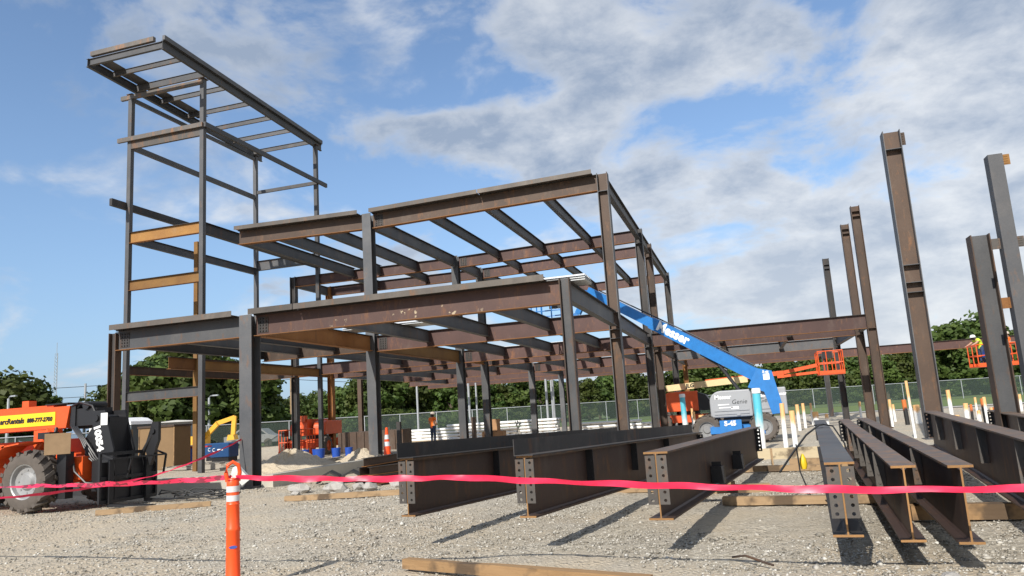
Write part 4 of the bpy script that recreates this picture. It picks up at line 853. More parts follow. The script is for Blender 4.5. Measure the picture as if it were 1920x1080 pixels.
person('person in lime vest and white hard hat leaning in the raised orange basket', (10.75, 40.5, 2.10), R(-70), dict(che=(0,-.14,1.27), nk=(0,-.26,1.40), hd=(0,-.33,1.47), top=(0,-.38,1.58), ls=(.19,-.16,1.36), rs=(-.19,-.16,1.36), le=(.24,-.36,1.18), re=(-.24,-.36,1.18), lw=(.2,-.55,1.1), rw=(-.2,-.55,1.1), lh=(.19,-.62,1.06), rh=(-.19,-.62,1.06)), VEST_Y, WHITE, h=1.6)
person('person in orange shirt at the right end of the raised orange basket', (12.0, 40.9, 2.10), R(40), dict(lw=(.2,-.25,1.15), lh=(.18,-.33,1.16), rw=(-.2,-.25,1.15), rh=(-.18,-.33,1.16)), SHIRT_O, HELM_C, h=1.55)

# ------------------------------------------------------------------ pipe stubs standing in the gravel
PIPES = [('teal',-2.33,29.34,1.61,.100,'teal-sprayed pipe stub with white cap, left of the two'),('teal',.22,20.54,1.52,.102,'teal-sprayed pipe stub with white cap, nearest the form board'),
('w',-1.52,26.22,.84,.087,''),('w',-2.18,31.41,1.04,.045,''),('w',-2.01,29.84,.92,.048,''),('w',-1.63,32.23,.62,.034,''),('w',.80,20.58,1.10,.058,'tall white pipe stub just behind the form board'),('w',1.03,20.55,.90,.066,'shorter orange-topped pipe stub just behind the form board'),
('w',1.73,30.26,.95,.064,''),('w',2.05,31.96,.97,.057,''),('w',2.60,35.58,.92,.044,''),('w',2.54,32.97,.59,.117,'stout orange-topped pipe stub above the grey-flange girder'),('w',2.97,33.15,.48,.065,''),('w',4.51,41.45,.69,.052,''),('w',5.21,40.80,.80,.058,''),('w',5.40,39.89,.99,.036,''),
('w',4.72,29.37,.94,.047,''),('w',5.53,33.64,.69,.048,''),('b',5.40,30.50,.89,.077,'thick black pipe stub with orange top, left of the tallest column'),('w',3.99,21.78,1.47,.035,'tallest thin white pipe stub beside the tallest column'),('w',5.93,31.40,.66,.113,'stout pipe stub with orange spray left of the tallest column'),('w',7.86,34.98,1.12,.076,'tall orange-topped pipe stub right of the tallest column'),
('w',7.58,33.02,.16,.096,'low orange pipe end barely above the gravel'),('w',7.49,31.21,.62,.080,''),('b',7.44,30.33,.59,.044,'thin black pipe stub with orange tip'),('w',8.02,31.97,.80,.041,''),('w',7.74,30.66,.36,.056,''),('b',7.18,27.79,.81,.061,'tall black pipe stub with orange tip'),('w',7.12,27.36,.86,.050,''),('b',7.30,27.10,.53,.060,'short black pipe stub with orange tip'),
('w',8.86,33.23,.36,.085,'short stout orange pipe end near the short brown column'),('w',11.85,40.83,.71,.045,''),('w',11.68,39.80,1.15,.059,'tall white pipe stub at the right edge'),('w',11.29,38.16,.73,.056,'')]
for k, x, y, h, r_, lab_ in PIPES:
    mb = MB(); n = 16
    mb.lathe([(r_, -.05), (r_, h), (r_*.86, h), (r_*.86, h-.12)], (0, 0, 0), n)
    if k == 'teal': mb = MB(); mb.lathe([(r_, -.05), (r_, h-.12), (r_*1.10, h-.12), (r_*1.10, h-.03), (r_*.95, h), (0, h)], (0, 0, 0), n)
    o = mb.build('pipe_stub', {'teal': P_TE, 'w': P_OR, 'b': P_BK}[k], None, True); o.location = (x, y, 0)
    rr = random.Random(int(x*100+y)); o.rotation_euler = (rr.uniform(-.02, .02), rr.uniform(-.02, .02), rr.uniform(0, 6))
    if k == 'teal':
        mb = MB(); mb.lathe([(r_*1.12, h-.125), (r_*1.12, h-.035), (r_*.97, h+.004), (0, h+.004)], (0,0,0), n); mb.build('cap', WPIPE, o, True)
    tag(o, lab_ or 'white pipe stub with orange-sprayed end beyond the girders', 'pipe stub', 'pipe stubs standing in the gravel')

# ------------------------------------------------------------------ small site things
cn = thing('traffic_cone', 'tall orange channelizer cone with white bands beside the inner column', 'cone', (-11.3, 22.6, 0))
mb = MB(); mb.lathe([(0, 0), (.20, 0), (.20, .04), (.125, .05), (.105, .45), (.045, 1.0), (.045, 1.08), (0, 1.10)], (0,0,0), 18); mb.build('body', DELI, cn, True)
for z0, z1 in ((.50, .64), (.72, .86)):
    mb = MB(); r0_ = .105-(z0-.45)*.109; r1_ = .105-(z1-.45)*.109; mb.lathe([(r0_+.003, z0), (r1_+.003, z1)], (0,0,0), 18); mb.build('white_band', REFL, cn, True)
# mound of gravel
def mound(loc, rx, ry, h, label, seed):
    r_ = np.random.default_rng(seed); n, k = 44, 16; vs = [(0, 0, h)]; fs = []
    for j in range(1, k+1):
        t = j/k
        for i in range(n):
            a = 2*math.pi*i/n; z = h*(1-t)**1.25*(1+.18*math.sin(3*a+seed)) if j < k else -.04
            vs.append((rx*t*math.cos(a)*(1+.10*math.sin(2*a+seed)), ry*t*math.sin(a)*(1+.12*math.cos(3*a)), z + r_.normal(0, .022)*(j < k)))
    fs += [(0, 1+i, 1+(i+1) % n) for i in range(n)]
    for j in range(k-1):
        for i in range(n): fs.append((1+j*n+i, 1+j*n+n+i, 1+j*n+n+(i+1) % n, 1+j*n+(i+1) % n))
    mb = MB(); mb.add(vs, fs); o = mb.build('gravel_mound', gmat); o.location = loc; return tag(o, label, 'mound', 'heaps of gravel')
mound((-13.1, 19.9, 0), 2.1, 1.3, .62, 'larger heap of gravel behind the low concrete wall', 2)
mound((-11.3, 20.9, 0), 1.5, 1.0, .50, 'smaller heap of gravel beside the inner column foot', 5)
# rocks
rockme = []
for k in range(4):
    r_ = np.random.default_rng(40+k); bm = bmesh.new(); bmesh.ops.create_icosphere(bm, subdivisions=2, radius=1)
    for v in bm.verts: v.co = Vector((v.co.x*1.2, v.co.y*.9, v.co.z*.7))*(1+r_.normal(0, .2)); 
    mm_ = bpy.data.meshes.new('rock'); bm.to_mesh(mm_); bm.free(); mm_.materials.append(RUBBLE); rockme.append(mm_)
def rock(x, y, s, i, label):
    o = bpy.data.objects.new('rock', rockme[i % 4]); col.objects.link(o); o.location = (x, y, s*.28); o.scale = (s, s, s); o.rotation_euler = (0, 0, i*1.3); return tag(o, label, 'rock', 'rocks lying about')
for i, (x, y, s) in enumerate([(-8.6, 13.4, .17), (-8.1, 13.7, .13), (-7.75, 13.3, .20), (-7.5, 13.75, .12), (-7.1, 13.4, .15), (-6.7, 13.8, .13), (-9.1, 13.9, .12), (-6.3, 13.6, .10), (-8.4, 12.9, .08), (-7.3, 12.9, .07)]): rock(x, y, s, i, 'rock of the short rubble row behind the pale timber, %s' % ('fourth from left', 'fifth from left', 'largest, in the middle', 'seventh from left', 'eighth from left', 'ninth from left', 'leftmost of all', 'rightmost of all', 'small, nearest at left', 'smallest, nearest at right')[i])
rock(1.12, 5.62, .085, 3, 'pale rock lying between the ends of the leaning girder pair'); rock(.45, 4.75, .10, 1, 'flat pale rock half buried at bottom right'); rock(-8.6, 6.5, .07, 2, 'small rock at the bottom left of the gravel')
# bundle of short dark steel offcuts
for i, (dx, dz, ln) in enumerate(((0, .02, 1.9), (.24, .02, 1.7), (.48, .02, 2.0), (.10, .20, 1.8), (.34, .20, 1.6), (.2, .38, 1.9))):
    mb = MB(); mb.ibeam((0, 0, .17), (.5, ln, .17+.05*(i % 2)), .17, .14, .010, .007); o = mb.build('steel_offcut', (BROWN, RUST, DARK)); o.location = (-7.9+dx, 14.3, dz); tag(o, 'short rusty steel offcut left of the first girder, %s' % ('bottom row left', 'bottom row middle', 'bottom row right', 'middle row left', 'middle row right', 'topmost of the stack')[i], 'steel offcut', 'stack of steel offcuts')
for i, dx in enumerate((0, .55)):
    mb = MB(); mb.tube([(-.28, 0, 0), (-.2, 0, .14), (0, 0, .24), (.2, 0, .14), (.28, 0, 0)], .02, 4); mb.prism([(-.28, 0), (-.2, .15), (0, .26), (.2, .15), (.28, 0), (.25, 0), (.18, .12), (0, .22), (-.18, .12), (-.25, 0)], 'y', -.02, .5); o = mb.build('rubber_mat', CABLE); o.location = (-9.1+dx, 15.3, 0); o.rotation_euler.z = .4; tag(o, 'black bent rubber mat by the steel offcuts, %s of two' % ('left' if i == 0 else 'right'), 'rubber mat', 'bent rubber mats')
# hose coil and rigging sling
rr = random.Random(3); pts = []
for i in range(90):
    a = i*.33; r_ = .38+.16*math.sin(i*.21); pts.append((-10.6+r_*1.6*math.cos(a)+i*.006, 12.7+r_*.55*math.sin(a), .03+.02*(i % 5)+.10*max(0, math.sin(i*.13))))
mb = MB(); mb.tube(pts, .014, 6); tag(mb.build('hose', CABLE, None, True), 'loose coil of black hose on the gravel behind the post', 'hose')
mb = MB(); mb.tube([(.92, 12.4, .80), (1.03, 12.3, .81), (.96, 12.0, .82), (.72, 11.3, .72), (.50, 10.6, .55), (.28, 9.9, .36)], .013, 8); mb.tube([(1.03, 12.3, .815), (1.12, 11.8, .80), (1.16, 11.0, .60), (1.12, 10.4, .25)], .011, 8); mb.tube([(.55, 10.9, .62), (.54, 10.5, .30), (.60, 10.0, .06), (.85, 9.4, .03)], .009, 8); tag(mb.build('rigging_sling', CABLE, None, True), 'black wire sling draped over the grey-flange girder', 'sling')
mb = MB(); mb.lathe([(0, 0), (.035, .01), (.05, .07), (.04, .14), (.015, .2), (0, .21)], (0, 0, 0), 14); o = mb.build('yellow_bag', plain('yellow_plastic', (.75, .5, .02), .5), None, True); o.location = (.62, 11.0, .28); tag(o, 'small yellow bag hanging from the black sling', 'bag')
mb = MB(); mb.tube([(.0, 17.5, .02), (.6, 18.3, .03), (1.2, 18.0, .02), (1.5, 18.6, .04), (.9, 19.0, .03), (1.7, 19.3, .03), (2.2, 18.8, .02), (1.4, 18.4, .06), (.7, 18.8, .03)], .03, 6); tag(mb.build('hose', CABLE, None, True), 'black cable heaped on the gravel behind the white pipe stubs', 'hose')
mb = MB(); mb.tube([(-.25, 6.5, .02), (-.15, 6.4, .05), (-.02, 6.25, .03), (.05, 6.18, .02)], .009, 6); tag(mb.build('rebar_scrap', BROWN), 'short bent rusty bar lying in the foreground gravel', 'scrap bar')
# portable toilet, plywood panel, barrels, welders
pt = thing('portable_toilet', 'grey portable toilet with white domed roof behind the telehandler', 'toilet', (-24.45, 25.6, 0))
mb = MB(); mb.box((-.55, -.55, .1), (.55, .55, 1.82)); mb.build('cabin', TOIL, pt)
mb = MB(); mb.prism([(-.60, 1.82), (.60, 1.82), (.55, 1.95), (.3, 2.08), (0, 2.12), (-.3, 2.08), (-.55, 1.95)], 'y', -.6, .6)
for i in range(5): mb.box((-.5+i*.22, -.61, 1.84), (-.40+i*.22, .61, 2.10-.1*abs(i-2)*.6))
mb.build('roof', WHITE, pt)
for i in range(3): mb = MB(); mb.box((-.42+i*.3, -.562, 1.62), (-.18+i*.3, -.551, 1.72)); mb.build('vent', plain('lime_vent', (.25, .3, .08), .6), pt)
mb = MB(); mb.box((-.40, -.565, .15), (.40, -.551, 1.55)); mb.build('door', TOIL, pt)
pn = thing('wrapped_crate', 'large brown tarp-wrapped crate standing behind the fork carriage', 'crate', (-22.1, 24.9, 0), R(4))
mb = MB(); mb.box((-.85, -.4, 0), (.72, .6, 1.62)); mb.build('wrapping', TARP, pn)
for sx in (-.85, .72): mb = MB(); mb.box((sx-.02, -.42, 0), (sx+.02, -.401, 1.64)); mb.build('batten', WOOD, pn)
mb = MB(); mb.box((-.9, -.45, 1.625), (.75, .62, 1.70)); mb.build('lid', BROWN, pn)
mb = MB(); mb.lathe([(0, 0), (.26, 0), (.28, .3), (.27, .6), (.28, .85), (.25, .88), (0, .88)], (0,0,0), 20); o = mb.build('barrel', BLUEB, None, True); o.location = (-21.9, 25.9, -.15); tag(o, 'blue plastic barrel with a red board on it, by the ochre post', 'barrel')
mb = MB(); mb.box((-.1, -.2, 0), (1.2, .2, .05)); o = mb.build('red_board', RED); o.location = (-22.2, 25.9, .735); o.rotation_euler.z = .25; tag(o, 'red board lying across the blue barrel', 'board')
for i, (x, y, sx) in enumerate(((-22.9, 29.3, 1.25), (-21.95, 28.3, .95))):
    wd = thing('welder_box', 'navy welding machine with white round emblem, %s of the pair' % ('left' if i == 0 else 'right'), 'welder', (x, y, 0), 0, 'welding machines')
    mb = MB(); mb.box((-sx/2, -.35, .22), (sx/2, .35, .82)); b_ = mb.build('housing', NAVY, wd); bv = b_.modifiers.new('b', 'BEVEL'); bv.width = .03
    mb = MB(); mb.box((-sx/2+.05, -.3, .05), (sx/2-.05, .3, .22)); mb.build('skid', BLACKP, wd)
    mb = MB(); mb.tube([(-sx*.28+.07*math.cos(a*.5), -.356, .55+.07*math.sin(a*.5)) for a in range(2, 12)], .014, 5); mb.build('emblem', WHITE, b_)
    mb = MB(); mb.box((-sx*.1, -.357, .52), (sx*.2, -.351, .58)); mb.build('name_strip', WHITE, b_)
for i, (x, y, w_) in enumerate(((-15.9, 26.0, .5), (-15.2, 26.1, .35), (-14.6, 26.0, .30), (-16.3, 25.6, .4))):
    mb = MB(); mb.lathe([(0, 0), (w_*.42, 0), (w_*.5, .42), (w_*.46, .42), (w_*.4, .04)], (0,0,0), 16); o = mb.build('bucket', BLUEB, None, True); o.location = (x, y, 0); tag(o, 'blue bucket on the slab behind the gravel heap', 'bucket', 'blue buckets')
for i, (x, y) in enumerate(((-10.0, 27.3), (-12.2, 25.4))):
    mb = MB(); mb.box((-.07, -.07, 0), (.07, .07, 1.25)); o = mb.build('short_post', (BROWN, DARK)[i]); o.location = (x, y, 0); tag(o, 'short dark stub post on the slab, %s of the inner column' % ('right' if i == 0 else 'left'), 'stub post', 'stub posts')
sk = thing('steel_skip', 'dark low steel skip between the inner columns', 'skip', (-14.9, 29.0, 0)); mb = MB(); mb.box((-1.6, -.5, .15), (1.3, .5, .95)); mb.build('bin', BROWN, sk); mb = MB()
for i in range(9): mb.box((-1.5+i*.35, -.54, .15), (-1.42+i*.35, -.505, .93))
mb.build('ribs', BROWN, sk)
for i, (x, y, z, a) in enumerate(((-18.3, 23.8, .18, .1), (-15.0, 23.6, .12, -.1), (-16.6, 22.9, .06, .3), (-20.2, 24.4, .1, .05), (-13.9, 24.6, .1, .2))):
    mb = MB()
    for j in range(3): mb.box((-1.0, -.6+j*.45, 0), (1.0, -.32+j*.45, z))
    for j in range(5): mb.box((-1.0+j*.42, -.62, z+.002), (-.8+j*.42, .62, z+.03))
    o = mb.build('pallet', woodmat('grey_pallet%d' % i, (.26, .23, .19), (.36, .33, .28))); o.location = (x, y, 0); o.rotation_euler.z = a; tag(o, 'weathered grey pallet on the slab under the lower roof', 'pallet', 'pallets on the slab')
for i, (x, y, z) in enumerate(((-11.6, 33.6, 0), (-11.1, 33.7, 0), (-11.35, 33.65, .55))):
    mb = MB(); mb.box((-.24, -.25, 0), (.24, .25, .54)); o = mb.build('cardboard_box', CARD); o.location = (x, y, z); tag(o, 'brown cardboard box %s' % ('on top of the other two by the column', 'at the right below', 'at the left below')[2-i], 'box', 'cardboard boxes')
# white pipes in stacks, each pipe a part
pm = MB(); pm.lathe([(.075, -.5), (.075, .5), (.06, .5), (.06, -.5), (.075, -.5)], (0,0,0), 10, 0, 'x'); pmesh = None
def pstack(x, y, ln, rows, layers, label, rz=0):
    global pmesh
    t_ = thing('pipe_stack', label, 'pipe stack', (x, y, 0), rz, 'stacks of white pipe')
    for j in range(layers):
        for i in range(rows):
            if pmesh is None: o = pm.build('pipe', WPIPE, t_, True); pmesh = o.data
            else: o = bpy.data.objects.new('pipe', pmesh); col.objects.link(o); o.parent = t_
            o.scale = (ln, 1, 1); o.location = (random.uniform(-.12, .12), i*.16, .09+j*.185)
    mb = MB()
    for s in (-.35, .1, .4):
        for j in range(layers): mb.box((ln*s-.04, -.08, j*.185-.005), (ln*s+.04, rows*.16-.08, j*.185+.016))
    mb.build('spacer', WOODP, t_)
pstack(-22.6, 44.5, 5.6, 4, 3, 'low stack of white pipes left of the orange lift'); pstack(-18.2, 42.5, 4.2, 4, 4, 'stack of white pipes left of the person')
pstack(-14.9, 42.0, 4.2, 4, 5, 'stack of white pipes right of the person'); pstack(-11.6, 42.5, 2.2, 4, 5, 'short stack of white pipes behind the cardboard boxes')
pstack(-7.6, 43.5, 3.4, 4, 3, 'low stack of white pipes before the lawn'); pstack(-4.9, 43.8, 1.8, 3, 2, 'smallest stack of white pipes near the orange lift')
for i, (x, h, r_) in enumerate(((-21.6, 3.75, .07), (-17.83, 3.5, .08), (-17.3, 3.5, .06), (-12.65, 3.45, .10), (-12.45, 3.4, .08), (-12.1, 3.3, .06))):
    mb = MB(); mb.cyl((0, 0, 0), (0, 0, h), r_, n=12); o = mb.build('grey_post', GALV, None, True); o.location = (x, 48.0 if i != 3 else 50.5, 0); tag(o, 'slim pale grey round post rising behind the frame, number %s from the left' % ('one', 'two', 'three', 'four', 'five', 'six')[i], 'post', 'pale round posts')
# excavator
ex = thing('excavator', 'small yellow excavator with bent boom beyond the tower', 'excavator', (-38.2, 46.0, 0), R(8))
mb = MB()
for s in (-.75, .75): mb.prism([(-1.2, .05), (1.2, .05), (1.4, .25), (1.2, .48), (-1.2, .48), (-1.4, .25)], 'y', s-.2, s+.2)
mb.build('tracks', BLACKP, ex)
mb = MB(); mb.box((-1.6, -.85, .55), (.7, .85, 1.15)); mb.box((-1.6, -.8, 1.15), (-.4, .8, 1.35)); mb.build('body', YELM, ex)
mb = MB(); mb.box((-.35, -.85, 1.16), (.75, -.05, 2.0)); mb.build('cab', GLASS, ex)
mb = MB()
for x in (-.36, .74):
    for y in (-.87, -.03): mb.box((x-.04, y-.04, 1.15), (x+.04, y+.04, 2.03))
mb.box((-.42, -.9, 2.0), (.8, 0, 2.08)); mb.build('cab_frame', BLACKP, ex)
mb = MB(); mb.bar((.6, .2, 1.0), (1.7, .2, 2.0), .2, .32); mb.bar((1.6, .2, 1.95), (3.0, .2, 2.32), .2, .30); mb.build('boom', YELM, ex)
mb = MB(); mb.bar((2.95, .2, 2.4), (2.85, .2, 1.1), .18, .30); mb.prism([(2.6, 1.1), (3.0, 1.1), (3.1, .75), (2.5, .7)], 'y', -.1, .5); mb.build('stick', YELM, ex)

# ------------------------------------------------------------------ fences
meshm, nt, b = newmat('chain_link_fabric')
tr = nd(nt, 'ShaderNodeBsdfTransparent'); mx = nd(nt, 'ShaderNodeMixShader'); mx.inputs[0].default_value = .42
nt.links.new(tr.outputs[0], mx.inputs[1]); nt.links.new(b.outputs[0], mx.inputs[2]); nt.links.new(mx.outputs[0], nt.nodes['Material Output'].inputs[0])
b.inputs['Base Color'].default_value = (.07, .10, .085, 1); b.inputs['Roughness'].default_value = .8
def fence(p, q, label, h=1.85):
    p = Vector((*p, 0)); q = Vector((*q, 0)); ln = (q-p).length; n = max(2, round(ln/3.0))
    t_ = thing('chain_link_fence', label, 'fence', p, math.atan2(q.y-p.y, q.x-p.x), 'chain link fence lines')
    pmb = MB(); pmb.cyl((0,0,0), (0,0,h), .035, n=8); first = pmb.build('post', GALV, t_)
    for i in range(1, n+1): o = first.copy(); col.objects.link(o); o.location = (ln*i/n, 0, 0)
    mb = MB(); mb.cyl((0, 0, h), (ln, 0, h), .035, n=8); mb.build('top_rail', GALV, t_)
    mb = MB(); mb.add([(0, .04, .03), (ln, .04, .03), (ln, .04, h-.03), (0, .04, h-.03)], [(0,1,2,3)]); mb.build('fabric', meshm, t_)
fence((-60, 27), (-27.6, 57.7), 'chain link fence at left behind the excavator and orange lift'); fence((-27.6, 57.7), (3.3, 77.9), 'chain link fence in the middle behind the stacked pipes'); fence((3.3, 77.9), (62, 98.5), 'chain link fence across the lawn at right')

# ------------------------------------------------------------------ trees
leafm, nt, b = newmat('foliage')
n1 = noise(nt, 3.2, 3, .6); at = nd(nt, 'ShaderNodeVertexColor'); at.layer_name = 'tone'
c1 = mixc_(nt, at.outputs[0], (.022, .046, .011), (.098, .146, .032))
c2 = mixc_(nt, ramp(nt, n1, [(.4, (0,0,0)), (.7, (.6,.6,.6))]), c1, (.095, .115, .028))
hs = nd(nt, 'ShaderNodeHueSaturation'); nt.links.new(c2, hs.inputs['Color']); nt.links.new(objrand(nt, .70, 1.25), hs.inputs['Value']); nt.links.new(objrand(nt, .475, .515), hs.inputs['Hue'])
nt.links.new(hs.outputs[0], b.inputs['Base Color']); b.inputs['Roughness'].default_value = .6; b.inputs['Specular IOR Level'].default_value = .25
tl = nd(nt, 'ShaderNodeBsdfTranslucent'); nt.links.new(hs.outputs[0], tl.inputs[0]); mx = nd(nt, 'ShaderNodeMixShader'); mx.inputs[0].default_value = .25
nt.links.new(b.outputs[0], mx.inputs[1]); nt.links.new(tl.outputs[0], mx.inputs[2]); nt.links.new(mx.outputs[0], nt.nodes['Material Output'].inputs[0])
BARK = plain('bark', (.09, .07, .05), .95, 0, .3, 6)
def crown_mesh(seed, nb, z0, z1, rad, nl, ls, shape):
    r_ = np.random.default_rng(seed); C = []
    for i in range(nb):
        t = (i+.5)/nb; z = z0+(z1-z0)*t; a = r_.uniform(0, 6.28)
        e = rad*(math.sin(math.pi*min(1, (t*.86+.14)))**.65 if shape == 0 else (1-t*.75)) * r_.uniform(.35, .9)
        C.append((e*math.cos(a), e*math.sin(a), z, rad*r_.uniform(.26, .50)))
    C = np.array(C); k = r_.integers(0, nb, nl); d = r_.normal(size=(nl, 3)); d /= np.linalg.norm(d, axis=1)[:,None]
    rr_ = C[k, 3]*(r_.random(nl)**.33)*r_.uniform(.8, 1.18, nl)
    p = C[k,:3] + d*rr_[:,None]*np.array([1, 1, .8]); p[:,2] = np.maximum(p[:,2], z0*.5)
    nrm = d + r_.normal(0, .55, (nl, 3)); nrm /= np.linalg.norm(nrm, axis=1)[:,None]
    u = np.cross(nrm, r_.normal(size=(nl, 3))); u /= np.linalg.norm(u, axis=1)[:,None]; v = np.cross(nrm, u)
    s = ls*r_.uniform(.6, 1.5, nl)[:,None]
    q = np.stack([p-u*s-v*s*.6, p+u*s*.2-v*s*.9, p+u*s+v*s*.5, p-u*s*.3+v*s*.9], 1).reshape(-1, 3)
    me = bpy.data.meshes.new('crown'); me.from_pydata(q.tolist(), [], np.arange(nl*4).reshape(-1, 4).tolist())
    tone = np.clip(np.repeat(r_.random(nl)*.6 + (k % 5)*.1, 4), 0, 1); at = me.color_attributes.new('tone', 'FLOAT_COLOR', 'POINT')
    at.data.foreach_set('color', np.stack([tone]*3+[np.ones_like(tone)], -1).reshape(-1)); me.materials.append(leafm); return me, C
def trunk_mesh(C, seed):
    mb = MB(); r_ = random.Random(seed); top = max(c[2] for c in C)
    mb.tube([(0,0,-.02), (.01,.0,.15), (.0,.015,.35), (.02,.0,.6), (.01,.01,top*.85)], [.034, .028, .024, .017, .006], 8)
    for c in C[::2]: z = max(.15, c[2]-.25); mb.tube([(.01, 0, z), (c[0]*.5, c[1]*.5, (z+c[2])/2+.02), (c[0], c[1], c[2])], [.013, .009, .004], 5)
    me = bpy.data.meshes.new('trunk'); me.from_pydata(mb.v, [], mb.f); me.materials.append(BARK); return me
VAR = []
for k, (nb, z0, z1, rad, nl, sh) in enumerate(((20, .22, .90, .36, 3400, 0), (24, .14, .90, .42, 3800, 0), (18, .30, .92, .33, 3000, 0), (22, .10, .88, .46, 3800, 0), (20, .12, .92, .34, 3200, 1))):
    cm, C = crown_mesh(100+k, nb, z0, z1, rad, nl, .026, sh); VAR.append((cm, trunk_mesh(C, k)))
def tree(x, y, h, k, label, group, wx=1.0, name='tree'):
    t_ = thing(name, label, 'tree' if name == 'tree' else 'shrub', (x, y, -.05), random.uniform(0, 6.28), group); t_.scale = (h*wx, h*wx, h)
    for nm, me in (('crown', VAR[k][0]), ('trunk', VAR[k][1])): o = bpy.data.objects.new(nm, me); col.objects.link(o); o.parent = t_
    return t_
TREES = [(-67.6,51.5,7.1),(-65.6,54.1,6.3),(-68.0,59.0,5.6),(-61.9,62.6,5.6),(-54.7,58.3,5.9),(-52.1,58.0,7.6),(-51.9,60.9,8.1),(-51.3,64.0,7.8),(-48.4,63.7,7.1),(-52.6,73.0,6.0),(-59.4,86.6,5.5),(-59.6,92.5,5.1),(-51.9,85.5,5.2),(-45.6,79.9,5.1),(-37.8,70.5,5.8),(-37.0,73.2,6.0),(-35.8,76.0,5.5),(-34.2,78.9,5.7),(-31.0,78.1,5.2),(-29.3,80.9,4.9),(-27.6,83.6,4.7),(-25.8,86.2,5.0),(-22.3,83.1,4.9),(-20.7,87.6,4.3),(-17.5,86.2,4.3),(-16.2,93.6,5.5),(-13.3,94.1,4.9),(-11.1,97.4,4.5),(-8.4,97.6,5.1),(-5.4,97.8,5.5),(-2.9,100.0,5.6),(0.0,100.0,5.2),(3.1,104.0,5.8),(5.6,103.8,5.5),(8.4,105.7,5.7),(11.3,105.4,5.5),(14.4,107.0,5.9),(17.1,106.6,5.3),(20.2,108.1,5.9),(23.0,107.6,6.7),(25.6,107.0,8.3),(28.6,108.3,8.5),(30.9,107.6,7.4),(32.9,107.1,6.2),(35.3,106.3,6.6),(37.6,105.5,5.6),(42,106,6.5),(47,107,7),(52,108,6.4)]
ORD = ['one','two','three','four','five','six','seven','eight','nine','ten','eleven','twelve','thirteen','fourteen','fifteen','sixteen','seventeen','eighteen','nineteen','twenty'] + ['twenty-'+w_ for w_ in 'one two three four five six seven eight nine'.split()] + ['thirty'] + ['thirty-'+w_ for w_ in 'one two three four five six seven eight nine'.split()] + ['forty'] + ['forty-'+w_ for w_ in 'one two three four five six seven eight nine'.split()]
ORDER = sorted(range(len(TREES)), key=lambda i: TREES[i][0]/TREES[i][1])
for i, (x, y, h) in enumerate(TREES):
    lab_ = ('full green tree in the clump behind the tower' if x < -46 and y < 70 else 'low green tree in the far row' if x < -40 else 'dense green tree in the belt behind the stacked pipes' if x < -14 else 'green tree in the belt behind the boom lifts' if x < 20 else 'taller green tree at the right end of the belt')
    h *= 1.26 if x < -46 and y < 70 else 1.12
    tree(x, y, h*random.uniform(.97, 1.08), i % 5, lab_ + ', number %s from the left' % ORD[ORDER.index(i)], lab_.replace('tree', 'trees', 1), random.uniform(1.05, 1.35))
    d = math.hypot(x, y)
    if i > 3: tree(x*(1+1.5/d)+1.3, y*(1+1.5/d), h*random.uniform(.86, 1.0), (i+3) % 5, 'middle-row green tree seen between the front trees', 'middle row of trees', 1.2)
    if i > 3: tree(x*(1+3.2/d)+random.uniform(-1.5, 1.5), y*(1+3.2/d), h*random.uniform(.80, .98), (i+2) % 5, 'rear-row green tree half hidden by trees in front', 'second row of trees', 1.25)
for i in range(46):                                               # undergrowth at the foot of the belt
    t = i/45; k = min(len(TREES)-2, int(t*(len(TREES)-8))+6); x, y, h = TREES[k]; d = math.hypot(x, y)
    tree(x*(1-3.0/d)+random.uniform(-1.5, 1.5), y*(1-3.0/d), random.uniform(1.7, 2.9), (i*3) % 5, 'leafy shrub at the foot of the tree belt', 'shrubs along the tree belt', 1.5, 'shrub')

# ------------------------------------------------------------------ far buildings, poles, mast
def pole(x, y, h, label, arms=True, mt=None, lamp=False):
    t_ = thing('utility_pole' if not lamp else 'street_lamp', label, 'pole' if not lamp else 'street lamp', (x, y, 0))
    mb = MB(); mb.cyl((0,0,0), (0,0,h), .15, .10, n=8); mb.build('pole', mt or WOODP, t_)
    if arms: mb = MB(); mb.bar((-1.0, 0, h-.5), (1.0, .2, h-.5), .1, .12); mb.bar((-.7, 0, h-1.4), (.7, .2, h-1.4), .1, .12); mb.build('crossarm', WOOD, t_)
    if lamp: mb = MB(); mb.tube([(0,0,h), (.25, -.1, h+.15), (.8, -.3, h+.18)], .05); mb.box((.7, -.42, h+.10), (1.25, -.22, h+.22)); mb.build('lamp_head', GALV, t_)
    return t_
pole(-49.4, 75.2, 8.4, 'wooden utility pole with crossarms beyond the left inner column'); pole(-44.1, 78.4, 4.6, 'short bare wooden pole before the middle tree belt', False)
pole(-63, 60, 7.0, 'plain grey pole seen between the tower legs', False, GALV); pole(-46.9, 58.3, 4.5, 'pale street lamp in front of the tree clump', False, GALV, True); pole(-61.7, 50.7, 5.4, 'street lamp at the left edge of the picture', False, GALV, True)
for i, (z0, z1) in enumerate(((7.8, 7.9), (6.7, 6.8))):
    a, b_ = Vector((-110, 42, z0+1)), Vector((-49.4, 75.2, z1)); pts = [a+(b_-a)*t-Vector((0,0,1.2*4*t*(1-t))) for t in np.linspace(0, 1, 20)]
    pts += [b_+(Vector((-20, 120, z1))-b_)*t-Vector((0,0,1.0*4*t*(1-t))) for t in np.linspace(0.05, 1, 14)]
    mb = MB(); mb.tube(pts, .03, 5); tag(mb.build('power_line', CABLE), '%s overhead power line strung past the tower' % ('upper' if i == 0 else 'lower'), 'power line', 'overhead lines')
rm = thing('radio_mast', 'thin lattice radio mast far away at left', 'mast', (-372, 334, 0)); mb = MB()
for k in range(3): a = k*2.094; mb.cyl((1.0*math.cos(a), 1.0*math.sin(a), 0), (.8*math.cos(a), .8*math.sin(a), 52), .12, n=5)
mb.cyl((0, 0, 50), (0, 0, 58), .15, n=5)
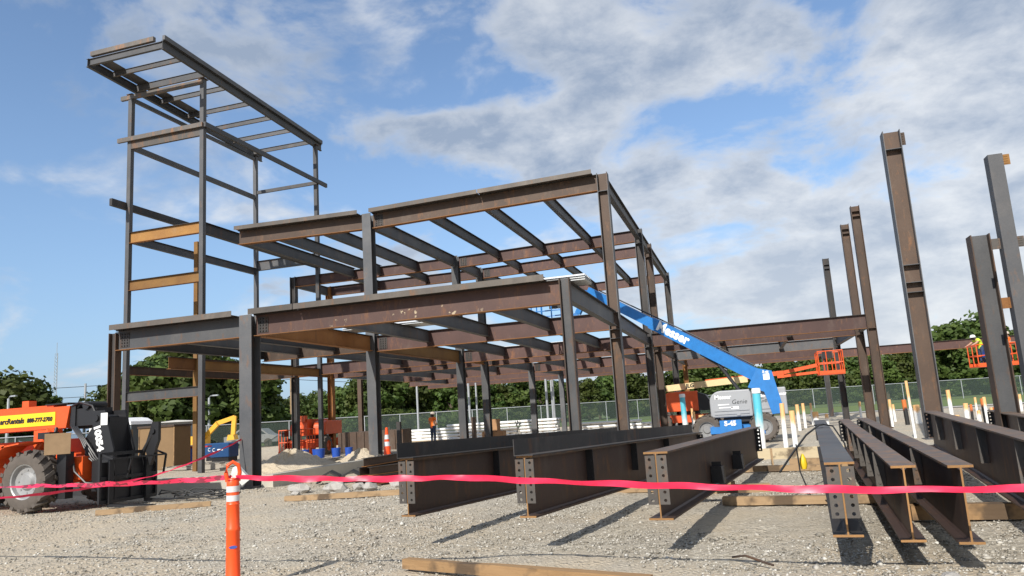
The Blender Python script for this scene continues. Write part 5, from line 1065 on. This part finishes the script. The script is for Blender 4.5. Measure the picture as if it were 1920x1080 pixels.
for z in range(0, 50, 2):
    for k in range(3): a, b2 = k*2.094, (k+1)*2.094; mb.bar((math.cos(a), math.sin(a), z), (math.cos(b2), math.sin(b2), z+2), .1)
mb.build('lattice', GALV, rm)
def house(x, y, w_, d_y, h, roofh, wallm, label, rz=0):
    t_ = thing('building', label, 'building', (x, y, 0), rz)
    mb = MB(); mb.box((-w_/2, -d_y/2, 0), (w_/2, d_y/2, h)); mb.build('wall', wallm, t_)
    mb = MB(); mb.prism([(-d_y/2-.4, h), (d_y/2+.4, h), (0, h+roofh)], 'x', -w_/2-.4, w_/2+.4); mb.build('roof', ROOFW, t_)
    for i in range(int(w_/4)):
        mb = MB(); mb.box((-w_/2+1.2+i*4, -d_y/2-.05, 1.0), (-w_/2+2.6+i*4, -d_y/2-.002, 2.3)); mb.build('window', GLASS, t_)
house(-86, 122, 26, 10, 3.0, 1.0, BRICK, 'low red brick building with white roof beyond the trees', R(-30)); house(-74, 128, 8, 8, 3.6, 1.4, ROOFW, 'small white building right of the brick one', R(-20)); house(-93, 140, 8, 8, 4.6, 1.2, ROOFW, 'white rooftop rising behind the brick building', R(-25))
house(-44.5, 50.5, 7, 3, 2.3, .15, GREYP, 'pale grey site trailer behind the excavator', R(-40))
mb = MB(); mb.box((-1.0, -.8, 0), (1.0, .8, 2.3)); o = mb.build('white_container', WPIPE); o.location = (-46.5, 46.5, 0); tag(o, 'white storage unit left of the excavator', 'container')
cr = thing('parked_car', 'pale car parked beyond the welding machines', 'car', (-37.5, 52.0, 0), R(15))
mb = MB(); mb.prism([(-2.1, .35), (2.1, .35), (2.2, .75), (1.4, .95), (.8, 1.42), (-.9, 1.45), (-1.6, 1.0), (-2.15, .9)], 'y', -.85, .85); mb.build('body', RIM, cr)
mb = MB(); mb.prism([(.7, 1.35), (-.8, 1.38), (-1.3, 1.02), (1.2, .98)], 'y', -.862, .862); mb.build('window', GLASS, cr)
for wx in (-1.3, 1.35):
    for wy in (-.8, .8): mb = MB(); mb.cyl((wx, wy-.1, .32), (wx, wy+.1, .32), .32, n=16); mb.build('wheel', RUBBER, cr)

# ordinal places for look-alikes in a row, counted by bearing from the camera
from collections import defaultdict
same = defaultdict(list)
for o in col.objects:
    if o.parent is None and 'label' in o and o.get('group') in ('middle row of trees', 'second row of trees', 'shrubs along the tree belt', 'pipe stubs standing in the gravel', 'pallets on the slab', 'blue buckets'): same[o['label']].append(o)
for lb_, os_ in same.items():
    if len(os_) > 1:
        for k, o in enumerate(sorted(os_, key=lambda o: o.location.x/o.location.y)): o['label'] = lb_ + ', number %s from the left' % ORD[k]
